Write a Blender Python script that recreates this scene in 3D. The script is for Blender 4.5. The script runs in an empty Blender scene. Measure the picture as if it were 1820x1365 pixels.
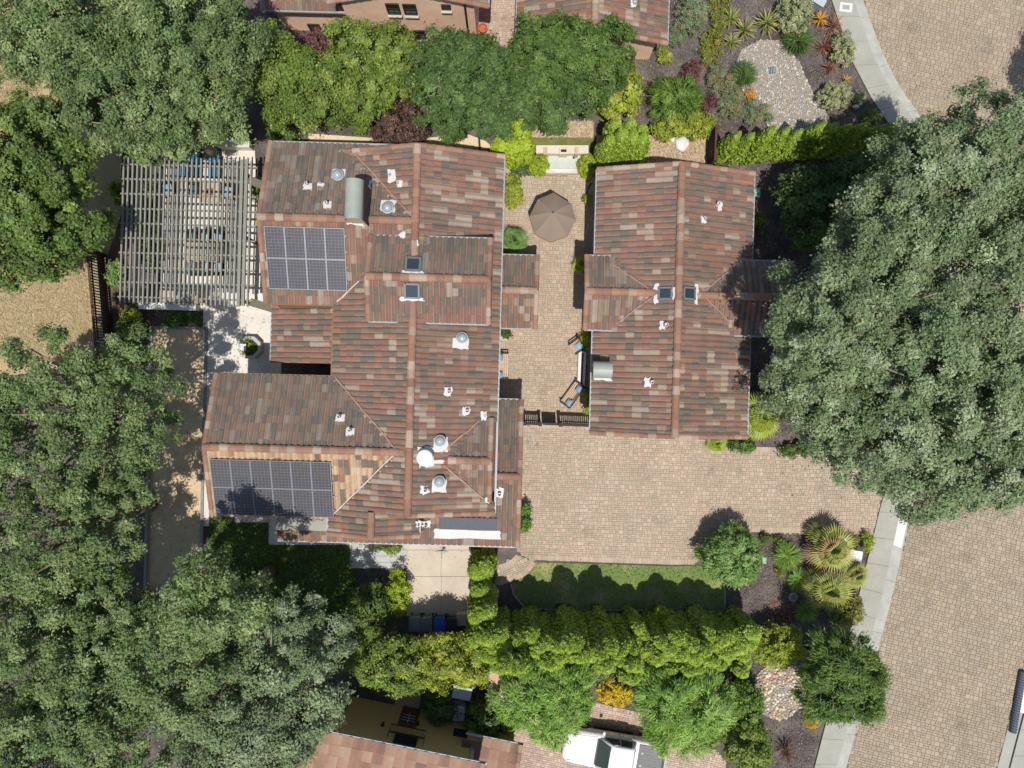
import bpy, math, random
import numpy as np
from mathutils import Matrix, Vector
from mathutils.geometry import tessellate_polygon

# ------------------------------------------------------------------ camera, light, exposure
SC = bpy.context.scene
COL = SC.collection
H, F = 40.7, 1261.7          # flying height of the camera and its focal length in photo pixels
cam_d = bpy.data.cameras.new('camera')
cam = bpy.data.objects.new('camera', cam_d)
COL.objects.link(cam)
cam.location = (0, 0, H)
cam_d.sensor_width = 36.0
cam_d.lens = 36.0 * F / 1820.0
cam_d.clip_start = 0.5
cam_d.clip_end = 1500
SC.camera = cam

SUN_EL = math.radians(70.0)
world = bpy.data.worlds.new('World')
SC.world = world
world.use_nodes = True
wn = world.node_tree
bg = wn.nodes['Background']
sky = wn.nodes.new('ShaderNodeTexSky')
sky.sky_type = 'NISHITA'
sky.sun_disc = False
sky.sun_elevation = SUN_EL
sky.sun_rotation = math.radians(177)
wn.links.new(sky.outputs[0], bg.inputs[0])
bg.inputs[1].default_value = 0.12
sun_d = bpy.data.lights.new('sun', 'SUN')
sun_d.energy = 4.6
sun_d.angle = math.radians(0.5)
sun_d.color = (1.0, 0.965, 0.915)
sun = bpy.data.objects.new('sun', sun_d)
COL.objects.link(sun)
sun.rotation_euler = (math.radians(90) - SUN_EL, 0, math.radians(3))
SC.view_settings.view_transform = 'Standard'
SC.view_settings.look = 'None'
SC.view_settings.exposure = 0.0
SC.view_settings.gamma = 1.0
SC.view_settings.use_curve_mapping = False

# ------------------------------------------------------------------ helpers
RNG = np.random.default_rng(7)
random.seed(7)
PI = math.pi
TH = math.radians(-1.55)     # the houses stand turned by this much
CT, ST = math.cos(TH), math.sin(TH)


def P(px, py, z=0.0):
    s = (H - z) / F
    return Vector(((px - 910) * s, (682.5 - py) * s, z))


def W(x, y, z=0.0):          # house frame -> world
    return Vector((x * CT - y * ST, x * ST + y * CT, z))


def Lc(px, py, z=0.0):       # photo pixel at a height -> house frame
    p = P(px, py, z)
    return Vector((p.x * CT + p.y * ST, -p.x * ST + p.y * CT, z))


def lin(r, g, b):
    def f(c):
        c /= 255.0
        return c / 12.92 if c <= 0.04045 else ((c + 0.055) / 1.055) ** 2.4
    return (f(r), f(g), f(b))


def A(r, g, b, k=1.3):       # base colour of a surface that reads r,g,b in the sun
    return tuple(min(0.85, c / k) for c in lin(r, g, b))


WLOC = {}


class MB:
    """collects faces for ONE mesh object; every face has a material slot and a colour"""

    def __init__(self, col=(0.5, 0.5, 0.5)):
        self.v, self.f, self.c, self.m = [], [], [], []
        self.col, self.mi = col, 0

    def face(self, idx):
        self.f.append(tuple(idx)); self.c.append(self.col); self.m.append(self.mi)

    def add(self, verts, faces):
        o = len(self.v)
        self.v.extend([tuple(p) for p in verts])
        for f in faces:
            self.face([o + i for i in f])

    def box(self, c, s, rz=0.0, M=None):
        hx, hy, hz = s[0] / 2, s[1] / 2, s[2] / 2
        vs = [Vector((x, y, z)) for z in (-hz, hz) for y in (-hy, hy) for x in (-hx, hx)]
        if M is None:
            M = Matrix.Rotation(rz, 3, 'Z')
        c = Vector(c)
        self.add([M @ p + c for p in vs], [(0, 2, 3, 1), (4, 5, 7, 6), (0, 1, 5, 4), (2, 6, 7, 3), (0, 4, 6, 2), (1, 3, 7, 5)])

    def beam(self, a, b, w, h):          # a bar from a to b, w wide, h deep
        a, b = Vector(a), Vector(b)
        d = b - a
        L = d.length
        d.normalize()
        up = Vector((0, 0, 1)) if abs(d.z) < 0.95 else Vector((0, 1, 0))
        sx = d.cross(up).normalized()
        u2 = sx.cross(d)
        M = Matrix((sx, d, u2)).transposed()
        self.box((a + b) / 2, (w, L, h), M=M)

    def cyl(self, c, r0, r1, h, n=12, cap=True):
        c = Vector(c)
        vs = []
        for k in range(n):
            a = 2 * PI * k / n
            vs.append(c + Vector((r0 * math.cos(a), r0 * math.sin(a), 0)))
        for k in range(n):
            a = 2 * PI * k / n
            vs.append(c + Vector((r1 * math.cos(a), r1 * math.sin(a), h)))
        fs = [(k, (k + 1) % n, n + (k + 1) % n, n + k) for k in range(n)]
        if cap:
            fs += [tuple(range(n - 1, -1, -1)), tuple(range(n, 2 * n))]
        self.add(vs, fs)

    def lathe(self, c, prof, n=16):
        c = Vector(c)
        vs, fs = [], []
        for r, z in prof:
            for k in range(n):
                a = 2 * PI * k / n
                vs.append(c + Vector((r * math.cos(a), r * math.sin(a), z)))
        for i in range(len(prof) - 1):
            for k in range(n):
                fs.append((i * n + k, i * n + (k + 1) % n, (i + 1) * n + (k + 1) % n, (i + 1) * n + k))
        self.add(vs, fs)

    def tube(self, pts, rads, n=7):
        pts = [Vector(p) for p in pts]
        vs, fs = [], []
        for i, p in enumerate(pts):
            d = (pts[min(i + 1, len(pts) - 1)] - pts[max(i - 1, 0)]).normalized()
            up = Vector((0, 0, 1)) if abs(d.z) < 0.9 else Vector((1, 0, 0))
            a = d.cross(up).normalized(); b = a.cross(d)
            r = rads[i] if hasattr(rads, '__len__') else rads
            for k in range(n):
                t = 2 * PI * k / n
                vs.append(p + (a * math.cos(t) + b * math.sin(t)) * r)
        for i in range(len(pts) - 1):
            for k in range(n):
                fs.append((i * n + k, i * n + (k + 1) % n, (i + 1) * n + (k + 1) % n, (i + 1) * n + k))
        fs.append(tuple(range(n - 1, -1, -1)))
        fs.append(tuple(range((len(pts) - 1) * n, len(pts) * n)))
        self.add(vs, fs)

    def prism(self, poly, z0, z1):       # poly: list of xy, any winding
        poly = [tuple(p[:2]) for p in poly]
        ar = sum(poly[i][0] * poly[(i + 1) % len(poly)][1] - poly[(i + 1) % len(poly)][0] * poly[i][1] for i in range(len(poly)))
        if ar < 0:
            poly = poly[::-1]
        n = len(poly)
        vs = [(x, y, z0) for x, y in poly] + [(x, y, z1) for x, y in poly]
        tri = tessellate_polygon([[Vector((x, y, 0)) for x, y in poly]])
        fs = []
        for t in tri:
            a, b, c = [Vector((*poly[i], 0)) for i in t]
            t = t if (b - a).cross(c - a).z > 0 else (t[0], t[2], t[1])
            fs.append(tuple(n + i for i in t))
        fs += [(k, (k + 1) % n, n + (k + 1) % n, n + k) for k in range(n)]
        self.add(vs, fs)

    def ball(self, c, r, nu=12, nv=7, fn=None):
        c = Vector(c)
        vs, fs = [], []
        for j in range(nv + 1):
            ph = PI * j / nv
            for k in range(nu):
                a = 2 * PI * k / nu
                p = Vector((math.sin(ph) * math.cos(a) * r[0], math.sin(ph) * math.sin(a) * r[1], -math.cos(ph) * r[2]))
                vs.append((fn(p) if fn else p) + c)
        for j in range(nv):
            for k in range(nu):
                fs.append((j * nu + k, j * nu + (k + 1) % nu, (j + 1) * nu + (k + 1) % nu, (j + 1) * nu + k))
        self.add(vs, fs)


def link(name, me, parent=None, loc=None, smooth=False):
    o = bpy.data.objects.new(name, me)
    COL.objects.link(o)
    if parent is not None:
        o.parent = parent
    return o


def obj(name, mb, mats, parent=None, smooth=False, base=None):
    """ONE mesh object; coordinates in mb are world coordinates"""
    if not isinstance(mats, (list, tuple)):
        mats = [mats]
    off = WLOC.get(parent.name, Vector((0, 0, 0))) if parent is not None else Vector(base or (0, 0, 0))
    me = bpy.data.meshes.new(name)
    me.from_pydata([tuple(Vector(p) - off) for p in mb.v], [], mb.f)
    for m in mats:
        me.materials.append(m)
    me.polygons.foreach_set('material_index', mb.m)
    cl = np.ones((len(me.loops), 4), np.float32)
    cnt = np.array([len(f) for f in mb.f])
    cl[:, :3] = np.repeat(np.array(mb.c, np.float32).reshape(-1, 3), cnt, axis=0)
    at = me.color_attributes.new('col', 'FLOAT_COLOR', 'CORNER')
    at.data.foreach_set('color', cl.ravel())
    if smooth:
        me.polygons.foreach_set('use_smooth', [True] * len(me.polygons))
    me.update()
    o = link(name, me, parent)
    if parent is None and base is not None:
        o.location = base
    WLOC[o.name] = off.copy()
    return o


def np_mesh(name, V, Q, C, mat, smooth=False):
    """mesh from arrays: V (n,3), Q (m,k) all faces with k corners, C (m,3)"""
    V = np.asarray(V, np.float32); Q = np.asarray(Q, np.int32)
    m, k = Q.shape
    me = bpy.data.meshes.new(name)
    me.vertices.add(len(V)); me.vertices.foreach_set('co', V.ravel())
    me.loops.add(m * k); me.loops.foreach_set('vertex_index', Q.ravel())
    me.polygons.add(m)
    me.polygons.foreach_set('loop_start', np.arange(0, m * k, k, dtype=np.int32))
    me.materials.append(mat)
    sm = np.zeros(m, bool)
    if smooth is not False: sm[:] = smooth
    me.polygons.foreach_set('use_smooth', sm)
    cl = np.ones((m * k, 4), np.float32)
    cl[:, :3] = np.repeat(np.asarray(C, np.float32), k, axis=0)
    at = me.color_attributes.new('col', 'FLOAT_COLOR', 'CORNER')
    at.data.foreach_set('color', cl.ravel())
    me.update(calc_edges=True)
    me.validate()
    return me


def tag(o, label=None, cat=None, group=None, kind=None):
    if label: o['label'] = label
    if cat: o['category'] = cat
    if group: o['group'] = group
    if kind: o['kind'] = kind
    return o


def thing(name, label, cat, loc, group=None, rz=0.0):
    o = bpy.data.objects.new(name, None)
    o.empty_display_size = 0.3
    COL.objects.link(o)
    o.location = loc
    WLOC[o.name] = Vector(loc)
    return tag(o, label, cat, group)


def struct(name, mb, mats, label=None):
    return tag(obj(name, mb, mats), label, None, None, 'structure')


# ------------------------------------------------------------------ materials
MATS = {}


def new_mat(name):
    m = bpy.data.materials.new(name)
    m.use_nodes = True
    return m, m.node_tree, m.node_tree.nodes['Principled BSDF']


def N(nt, t, **kw):
    n = nt.nodes.new(t)
    for k, v in kw.items():
        setattr(n, k, v)
    return n


def varied(nt, src, amt, scale, detail=6.0, obj_coord=True):
    """colour socket * (1 +- amt * noise)"""
    tc = N(nt, 'ShaderNodeNewGeometry')
    no = N(nt, 'ShaderNodeTexNoise')
    no.inputs['Scale'].default_value = scale
    no.inputs['Detail'].default_value = detail
    no.inputs['Roughness'].default_value = 0.65
    nt.links.new(tc.outputs['Position'], no.inputs['Vector'])
    mr = N(nt, 'ShaderNodeMapRange')
    mr.inputs[1].default_value = 0.25; mr.inputs[2].default_value = 0.75
    mr.inputs[3].default_value = 1 - amt; mr.inputs[4].default_value = 1 + amt
    nt.links.new(no.outputs[0], mr.inputs[0])
    mx = N(nt, 'ShaderNodeVectorMath', operation='SCALE')
    nt.links.new(src, mx.inputs[0]); nt.links.new(mr.outputs[0], mx.inputs['Scale'])
    return mx.outputs[0], no


def surf(name, rgb=None, rough=0.8, amt=0.12, scale=3.0, bump=0.0, bscale=30.0, metal=0.0, spec=0.3, amt2=0.0, scale2=0.4):
    """one colour (or the colour of each piece, rgb=None) with grain and wear"""
    if name in MATS:
        return MATS[name]
    m, nt, bs = new_mat(name)
    if rgb is None:
        at = N(nt, 'ShaderNodeAttribute', attribute_name='col')
        src = at.outputs['Color']
    else:
        c = N(nt, 'ShaderNodeRGB'); c.outputs[0].default_value = (*rgb, 1)
        src = c.outputs[0]
    if amt: src, _ = varied(nt, src, amt, scale)
    if amt2: src, _ = varied(nt, src, amt2, scale2, 4.0)
    nt.links.new(src, bs.inputs['Base Color'])
    bs.inputs['Roughness'].default_value = rough
    bs.inputs['Metallic'].default_value = metal
    bs.inputs['Specular IOR Level'].default_value = spec
    if bump:
        tc = N(nt, 'ShaderNodeNewGeometry')
        no = N(nt, 'ShaderNodeTexNoise'); no.inputs['Scale'].default_value = bscale; no.inputs['Detail'].default_value = 4
        nt.links.new(tc.outputs['Position'], no.inputs['Vector'])
        bp = N(nt, 'ShaderNodeBump'); bp.inputs['Strength'].default_value = bump; bp.inputs['Distance'].default_value = 0.02
        nt.links.new(no.outputs[0], bp.inputs['Height']); nt.links.new(bp.outputs[0], bs.inputs['Normal'])
    MATS[name] = m
    return m


def leaf_mat(name, trans=0.35, rough=0.5, spec=0.35):
    m, nt, bs = new_mat(name)
    at = N(nt, 'ShaderNodeAttribute', attribute_name='col')
    nt.links.new(at.outputs['Color'], bs.inputs['Base Color'])
    bs.inputs['Roughness'].default_value = rough
    bs.inputs['Specular IOR Level'].default_value = spec
    tr = N(nt, 'ShaderNodeBsdfTranslucent')
    hs = N(nt, 'ShaderNodeHueSaturation'); hs.inputs['Saturation'].default_value = 1.25; hs.inputs['Value'].default_value = 1.3
    hs.inputs['Hue'].default_value = 0.485
    nt.links.new(at.outputs['Color'], hs.inputs['Color']); nt.links.new(hs.outputs[0], tr.inputs[0])
    mx = N(nt, 'ShaderNodeMixShader'); mx.inputs[0].default_value = trans
    out = nt.nodes['Material Output']
    nt.links.new(bs.outputs[0], mx.inputs[1]); nt.links.new(tr.outputs[0], mx.inputs[2])
    nt.links.new(mx.outputs[0], out.inputs[0])
    MATS[name] = m
    return m


def two_tone(name, c1, c2, scale, rough=0.95, lo=0.4, hi=0.6, fine=0.2, fscale=25.0, bump=0.3):
    m, nt, bs = new_mat(name)
    tc = N(nt, 'ShaderNodeTexCoord')
    no = N(nt, 'ShaderNodeTexNoise'); no.inputs['Scale'].default_value = scale; no.inputs['Detail'].default_value = 8; no.inputs['Roughness'].default_value = 0.7
    nt.links.new(tc.outputs['Object'], no.inputs['Vector'])
    cr = N(nt, 'ShaderNodeValToRGB')
    cr.color_ramp.elements[0].position = lo; cr.color_ramp.elements[0].color = (*c1, 1)
    cr.color_ramp.elements[1].position = hi; cr.color_ramp.elements[1].color = (*c2, 1)
    nt.links.new(no.outputs[0], cr.inputs[0])
    src, n2 = varied(nt, cr.outputs[0], fine, fscale)
    nt.links.new(src, bs.inputs['Base Color'])
    bs.inputs['Roughness'].default_value = rough
    bs.inputs['Specular IOR Level'].default_value = 0.2
    if bump:
        bp = N(nt, 'ShaderNodeBump'); bp.inputs['Strength'].default_value = bump; bp.inputs['Distance'].default_value = 0.03
        nt.links.new(n2.outputs[0], bp.inputs['Height']); nt.links.new(bp.outputs[0], bs.inputs['Normal'])
    MATS[name] = m
    return m


def glass_mat(name, rgb, rough=0.05, spec=0.8):
    m, nt, bs = new_mat(name)
    bs.inputs['Base Color'].default_value = (*rgb, 1)
    bs.inputs['Roughness'].default_value = rough
    bs.inputs['Specular IOR Level'].default_value = spec
    MATS[name] = m
    return m


M_TILE = surf('tile_concrete', None, 0.88, 0.12, 7.0, 0.2, 40, amt2=0.14, scale2=0.55)
M_PAVER = surf('paver_concrete', None, 0.9, 0.07, 9.0, 0.2, 60, amt2=0.13, scale2=0.28)


def add_stains(m, scale, lo, hi, dark):
    nt = m.node_tree; bs = nt.nodes['Principled BSDF']
    src = bs.inputs['Base Color'].links[0].from_socket
    ge = N(nt, 'ShaderNodeNewGeometry')
    no = N(nt, 'ShaderNodeTexNoise'); no.inputs['Scale'].default_value = scale; no.inputs['Detail'].default_value = 5; no.inputs['Roughness'].default_value = 0.6
    nt.links.new(ge.outputs['Position'], no.inputs['Vector'])
    mr = N(nt, 'ShaderNodeMapRange'); mr.inputs[1].default_value = lo; mr.inputs[2].default_value = hi; mr.inputs[3].default_value = 1.0; mr.inputs[4].default_value = dark
    nt.links.new(no.outputs[0], mr.inputs[0])
    mx = N(nt, 'ShaderNodeVectorMath', operation='SCALE')
    nt.links.new(src, mx.inputs[0]); nt.links.new(mr.outputs[0], mx.inputs['Scale']); nt.links.new(mx.outputs[0], bs.inputs['Base Color'])


add_stains(M_PAVER, 0.75, 0.56, 0.72, 0.76)
add_stains(M_TILE, 1.1, 0.55, 0.75, 0.84)
M_STONE = surf('river_stone', None, 0.75, 0.18, 14.0)
M_PIECE = surf('painted_piece', None, 0.75, 0.10, 5.0)
M_CHIP = surf('bark_chip', None, 0.95, 0.15, 20.0)
M_LEAF = leaf_mat('leaf', 0.4)
M_LEAF_DENSE = leaf_mat('leaf_dense', 0.18)
M_BLADE = leaf_mat('blade', 0.25, 0.45, 0.4)
M_STUCCO = surf('stucco_cream', A(206, 186, 150), 0.9, 0.06, 2.0, 0.3, 50, amt2=0.06)
M_STUCCO_BROWN = surf('stucco_brown', A(196, 160, 136, 0.62), 0.9, 0.10, 1.2, 0.3, 50, amt2=0.12, scale2=0.5)
M_STUCCO_BEIGE = surf('stucco_beige', A(225, 190, 130), 0.9, 0.07, 1.2, 0.3, 50, amt2=0.08, scale2=0.4)
M_UNDER = surf('roof_underlay', A(120, 92, 78), 0.95, 0.2, 3.0)
M_WHITE = surf('white_paint', A(232, 230, 226), 0.6, 0.07, 4.0)
M_FLASH = surf('flashing_paint', A(225, 220, 214), 0.7, 0.10, 8.0, 0.3, 30)
M_GUTTER = surf('gutter_metal', A(166, 170, 172), 0.45, 0.08, 3.0, spec=0.5)
M_BRONZE = surf('bronze_gutter', A(150, 104, 58), 0.5, 0.12, 3.0)
M_MORTAR = surf('valley_mortar', A(168, 142, 124), 0.95, 0.2, 6.0, 0.4, 30)
M_DARK = surf('dark_void', (0.012, 0.012, 0.013), 0.9, 0.1, 3.0)
M_BLACK = surf('black_metal', (0.02, 0.02, 0.022), 0.5, 0.1, 3.0)
M_DARKWOOD = surf('dark_wood', (0.035, 0.026, 0.02), 0.7, 0.25, 6.0)
M_FENCE = surf('fence_wood', A(92, 66, 50), 0.85, 0.25, 5.0)
M_GREYWOOD = surf('pergola_paint', A(148, 147, 136), 0.75, 0.10, 3.0, amt2=0.06)
M_TEAK = surf('teak', A(208, 182, 148), 0.7, 0.18, 9.0)
M_CONC = surf('concrete', A(176, 174, 160), 0.9, 0.06, 6.0, 0.2, 60, amt2=0.13, scale2=0.8)
M_CONC_PALE = surf('concrete_pale', A(232, 225, 212), 0.9, 0.06, 5.0, 0.15, 60, amt2=0.13, scale2=0.7)
M_CONC_TAN = surf('concrete_tan', A(210, 196, 176), 0.9, 0.06, 5.0, 0.15, 60, amt2=0.12, scale2=0.7)
M_SLATE = surf('grey_slab', A(196, 196, 190), 0.85, 0.10, 4.0, amt2=0.1)
M_BARK = surf('bark', A(150, 134, 116), 0.95, 0.3, 8.0, 0.5, 25)
M_BLUE = surf('blue_fabric', A(150, 178, 200), 0.9, 0.12, 14.0)
M_TEAL = surf('teal_fabric', A(70, 120, 150), 0.9, 0.12, 9.0)
M_GREYMETAL = surf('grey_metal', A(172, 176, 172), 0.5, 0.08, 3.0, metal=0.1)
M_CHIMCAP = surf('chimney_cap_metal', A(166, 170, 158), 0.5, 0.10, 2.5, amt2=0.08, spec=0.5)
M_CANVAS = surf('canvas', A(150, 133, 117), 0.9, 0.04, 8.0, amt2=0.03)
M_GREENBOX = surf('green_box', A(160, 196, 170), 0.6, 0.08, 4.0)
M_SKYGLASS = glass_mat('skylight_glass', (0.03, 0.045, 0.055))
M_WINGLASS = glass_mat('window_glass', (0.02, 0.035, 0.03), 0.08, 0.5)
M_DOME = glass_mat('dome_plastic', lin(150, 160, 165), 0.15)
M_CARPAINT = surf('white_car_paint', (0.78, 0.78, 0.78), 0.25, 0.0, spec=0.6)
M_RUBBER = surf('rubber', (0.02, 0.02, 0.02), 0.85, 0.1, 5)

# ------------------------------------------------------------------ ground, paving, beds
def PP(pts, z=0.0):
    return [tuple(P(x, y, z)[:2]) for x, y in pts]


def inside(poly, X, Y):
    poly = np.asarray(poly, float)
    r = np.zeros(X.shape, bool)
    n = len(poly)
    j = n - 1
    for i in range(n):
        xi, yi = poly[i]; xj, yj = poly[j]
        c = ((yi > Y) != (yj > Y)) & (X < (xj - xi) * (Y - yi) / (yj - yi + 1e-12) + xi)
        r ^= c
        j = i
    return r


M_DIRT = two_tone('dark_mulch_soil', A(80, 73, 71), A(136, 124, 116), 0.7, lo=0.36, hi=0.74, fine=0.35, fscale=18, bump=0.5)
M_DRY = two_tone('dry_grass_soil', A(178, 156, 116), A(198, 178, 138), 0.8, lo=0.35, hi=0.65, fine=0.2, fscale=14, bump=0.5)
M_SAND = two_tone('pale_sand', A(222, 200, 160), A(236, 216, 180), 2.0, fine=0.08, fscale=30)
M_COURT = two_tone('crushed_gravel', A(214, 188, 150), A(226, 202, 164), 1.5, fine=0.12, fscale=30)
M_LITTER = two_tone('leaf_litter', A(170, 146, 120), A(206, 182, 152), 2.5, fine=0.25, fscale=25, bump=0.4)
M_LAWN = two_tone('lawn_turf', A(118, 140, 78), A(184, 172, 118), 0.42, lo=0.47, hi=0.66, fine=0.22, fscale=22, bump=0.5)
M_LAWN2 = two_tone('lush_turf', A(84, 108, 50), A(108, 130, 66), 1.0, fine=0.25, fscale=22, bump=0.5)
M_SANDJOINT = surf('joint_sand', A(160, 141, 120), 0.95, 0.15, 8.0)
M_JOINT_DARK = surf('joint_dark', A(134, 118, 98), 0.95, 0.15, 8.0)

g = MB(); g.prism([(-400, -400), (400, -400), (400, 400), (-400, 400)], -0.6, -0.02)
struct('ground', g, M_DIRT, 'dark mulch soil between the plants')


def sheet(name, px, z0, z1, mat, label=None):
    m = MB(); m.prism(PP(px), z0, z1)
    return struct(name, m, mat, label)


sheet('dry_field', [(-1800, -1500), (235, -1500), (215, 380), (186, 470), (196, 640), (-60, 680), (-1800, 700)], -0.3, -0.008, M_DRY, 'dry golden grass field beyond the fence')
sheet('sand_path', [(548, 237), (660, 245), (760, 245), (830, 238), (862, 250), (892, 274), (914, 314), (880, 335), (548, 335)], -0.2, -0.004, M_SAND)
sheet('litter_bed', [(1060, 240), (1268, 240), (1268, 330), (1060, 330)], -0.2, -0.004, M_LITTER)
sheet('dry_bed', [(945, 215), (1055, 215), (1055, 247), (945, 247)], -0.2, -0.004, M_LITTER)
sheet('grass_strip', [(945, 244), (1055, 244), (1055, 262), (945, 262)], -0.2, 0.01, two_tone('dull_turf', A(112, 116, 62), A(138, 134, 84), 1.5, fine=.25))
LAWN = [(951, 999), (1200, 1006), (1240, 1005), (1268, 1012), (1283, 1030), (1287, 1050), (1287, 1085), (960, 1082), (930, 1076), (914, 1056), (909, 1036), (923, 1029), (941, 1016)]
sheet('front_lawn', LAWN, -0.2, 0.015, M_LAWN, 'small curved front lawn with a yellowing patch')
LAWN_SIDE = [(372, 922), (480, 922), (480, 967), (622, 967), (640, 1090), (540, 1130), (366, 1080)]
sheet('side_lawn', LAWN_SIDE, -0.2, 0.012, M_LAWN2)
sheet('patio', [(335, 264), (453, 267), (470, 545), (500, 545), (500, 700), (371, 700), (372, 552), (287, 546), (283, 300), (335, 300)], -0.3, 0.03, M_CONC_PALE, 'pale concrete patio under the pergola')
sheet('side_path', [(362, 545), (376, 545), (372, 935), (358, 935)], -0.3, 0.05, M_CONC_PALE)
sheet('garden_path', [(418, 917), (497, 917), (497, 959), (624, 960), (624, 968), (478, 968), (478, 928), (418, 928)], -0.3, 0.05, M_CONC_PALE)
# the gravel ball court with its timber edge
court = [(271, 582), (368, 584), (357, 1052), (259, 1050)]
cs = sheet('gravel_court', court, -0.2, 0.0, M_COURT, 'long narrow court of tan crushed gravel')
wc = PP(court)
for i in range(4):
    m = MB(); m.beam((*wc[i], 0.06), (*wc[(i + 1) % 4], 0.06), 0.16, 0.16)
    obj('edge_board', m, surf('edge_board', A(150, 150, 145), 0.85, 0.2, 5), cs)


def polyline_band(name, pts_px, w, h, mat, z=0.0):
    m = MB()
    q = [P(*p) for p in pts_px]
    for a, b in zip(q[:-1], q[1:]):
        m.beam((a.x, a.y, z + h / 2), (b.x, b.y, z + h / 2), w, h)
    return m


m = polyline_band('x', [(1268, 1010), (1283, 1029), (1288, 1050), (1288, 1086), (960, 1083), (930, 1077), (913, 1057), (908, 1037)], 0.07, 0.06, None)
obj('edging', m, M_CONC, bpy.data.objects['front_lawn'])

PALP = [A(194, 176, 152), A(188, 170, 146), A(199, 181, 158), A(183, 167, 145), A(195, 172, 150), A(187, 172, 151), A(200, 176, 153)]
PALPINK = [A(202, 177, 160), A(196, 170, 152), A(208, 185, 168), A(190, 165, 148)]
PALST = [A(178, 162, 139), A(174, 158, 135), A(182, 166, 144), A(177, 159, 133), A(172, 157, 137), A(181, 163, 140)]


def pave(name, poly_px, ang, pal, label, rows=(0.118,), lens=(0.16, 0.21, 0.26), joint=0.012, single=300, base_mat=None, focus=(910, 682), seed=1, box_px=None):
    rng = np.random.default_rng(seed)
    root = sheet(name, poly_px, -0.3, 0.0, base_mat or M_SANDJOINT, label)
    poly = np.array(PP(poly_px))
    c, s = math.cos(ang), math.sin(ang)
    R = np.array([[c, -s], [s, c]])
    q = poly @ R                       # to the paving's own frame
    vis = np.array(PP(box_px or [(-40, -40), (1860, -40), (1860, 1405), (-40, 1405)])) @ R
    x0, x1 = max(q[:, 0].min(), vis[:, 0].min()), min(q[:, 0].max(), vis[:, 0].max())
    y0, y1 = max(q[:, 1].min(), vis[:, 1].min()), min(q[:, 1].max(), vis[:, 1].max())
    X0, X1, Y0, Y1 = [], [], [], []
    y = y0
    hr = rows[0] + rows[0]
    while y < y1:
        x = x0 - rng.random() * 0.3
        k = int((x1 - x) / min(lens)) + 2
        L = rng.choice(lens, k)
        e = x + np.concatenate([[0], np.cumsum(L)])
        a, b = e[:-1], e[1:]
        kind = rng.random(k)
        full, half = kind < 0.42, kind >= 0.42
        sp = y + hr * np.where(rng.random(k) < .5, 0.5, 0.5)
        X0 += [a[full], a[half]]; X1 += [b[full], b[half]]
        Y0 += [np.full(full.sum(), y), np.full(half.sum(), y)]; Y1 += [np.full(full.sum(), y + hr), sp[half]]
        q3 = half & (rng.random(k) < 0.35); q2 = half & ~q3
        X0 += [a[q2], a[q3], (a + (b - a) * .5)[q3]]; X1 += [b[q2], (a + (b - a) * .5)[q3], b[q3]]
        Y0 += [sp[q2], sp[q3], sp[q3]]; Y1 += [np.full(q2.sum(), y + hr), np.full(q3.sum(), y + hr), np.full(q3.sum(), y + hr)]
        y += hr
    X0, X1, Y0, Y1 = map(np.concatenate, (X0, X1, Y0, Y1))
    ok = inside(q, (X0 + X1) / 2, (Y0 + Y1) / 2) & inside(vis, (X0 + X1) / 2, (Y0 + Y1) / 2)
    X0, X1, Y0, Y1 = X0[ok], X1[ok], Y0[ok], Y1[ok]
    n = len(X0)
    j = joint / 2
    zt = 0.018 + rng.random(n) * 0.005
    colr = np.array(pal)[rng.integers(0, len(pal), n)] * (0.95 + 0.1 * rng.random((n, 1)))
    fx, fy = np.array(PP([focus]))[0] @ R
    order = np.argsort(((X0 + X1) / 2 - fx) ** 2 + ((Y0 + Y1) / 2 - fy) ** 2)
    solo, rest = order[:single], order[single:]

    def build(idx):
        a, b, d, e, z = X0[idx] + j, X1[idx] - j, Y0[idx] + j, Y1[idx] - j, zt[idx]
        t = 0.005
        zb = np.full(len(idx), -0.002)
        V = np.stack([np.stack([a, d, zb], 1), np.stack([b, d, zb], 1), np.stack([b, e, zb], 1), np.stack([a, e, zb], 1),
                      np.stack([a + t, d + t, z], 1), np.stack([b - t, d + t, z], 1), np.stack([b - t, e - t, z], 1), np.stack([a + t, e - t, z], 1)], 1)
        V[:, :, :2] = V[:, :, :2] @ R.T
        Q = np.array([[4, 5, 6, 7], [0, 1, 5, 4], [1, 2, 6, 5], [2, 3, 7, 6], [3, 0, 4, 7]])
        return V, Q
    if len(rest):
        V, Q = build(rest)
        QQ = (Q[None] + 8 * np.arange(len(rest))[:, None, None]).reshape(-1, 4)
        me = np_mesh('pavers', V.reshape(-1, 3), QQ, np.repeat(colr[rest], 5, axis=0), M_PAVER)
        tag(link('pavers', me, root), kind='stuff')
    cache = {}
    for i in solo:
        w, h = round(X1[i] - X0[i], 3), round(Y1[i] - Y0[i], 3)
        key = (w, h, int(rng.integers(0, len(pal))))
        if key not in cache:
            t = 0.005
            a, b, d, e = -w / 2 + j, w / 2 - j, -h / 2 + j, h / 2 - j
            V = np.array([[a, d, -0.022], [b, d, -0.022], [b, e, -0.022], [a, e, -0.022], [a + t, d + t, 0], [b - t, d + t, 0], [b - t, e - t, 0], [a + t, e - t, 0]])
            cache[key] = np_mesh('paver', V, np.array([[4, 5, 6, 7], [0, 1, 5, 4], [1, 2, 6, 5], [2, 3, 7, 6], [3, 0, 4, 7]]),
                                 np.repeat(np.array([pal[key[2]]]), 5, axis=0), M_PAVER)
        o = link('paver', cache[key], root)
        p = R @ np.array([(X0[i] + X1[i]) / 2, (Y0[i] + Y1[i]) / 2])
        o.location = (p[0], p[1], zt[i])
        o.rotation_euler = (0, 0, ang)
    return root


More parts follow.
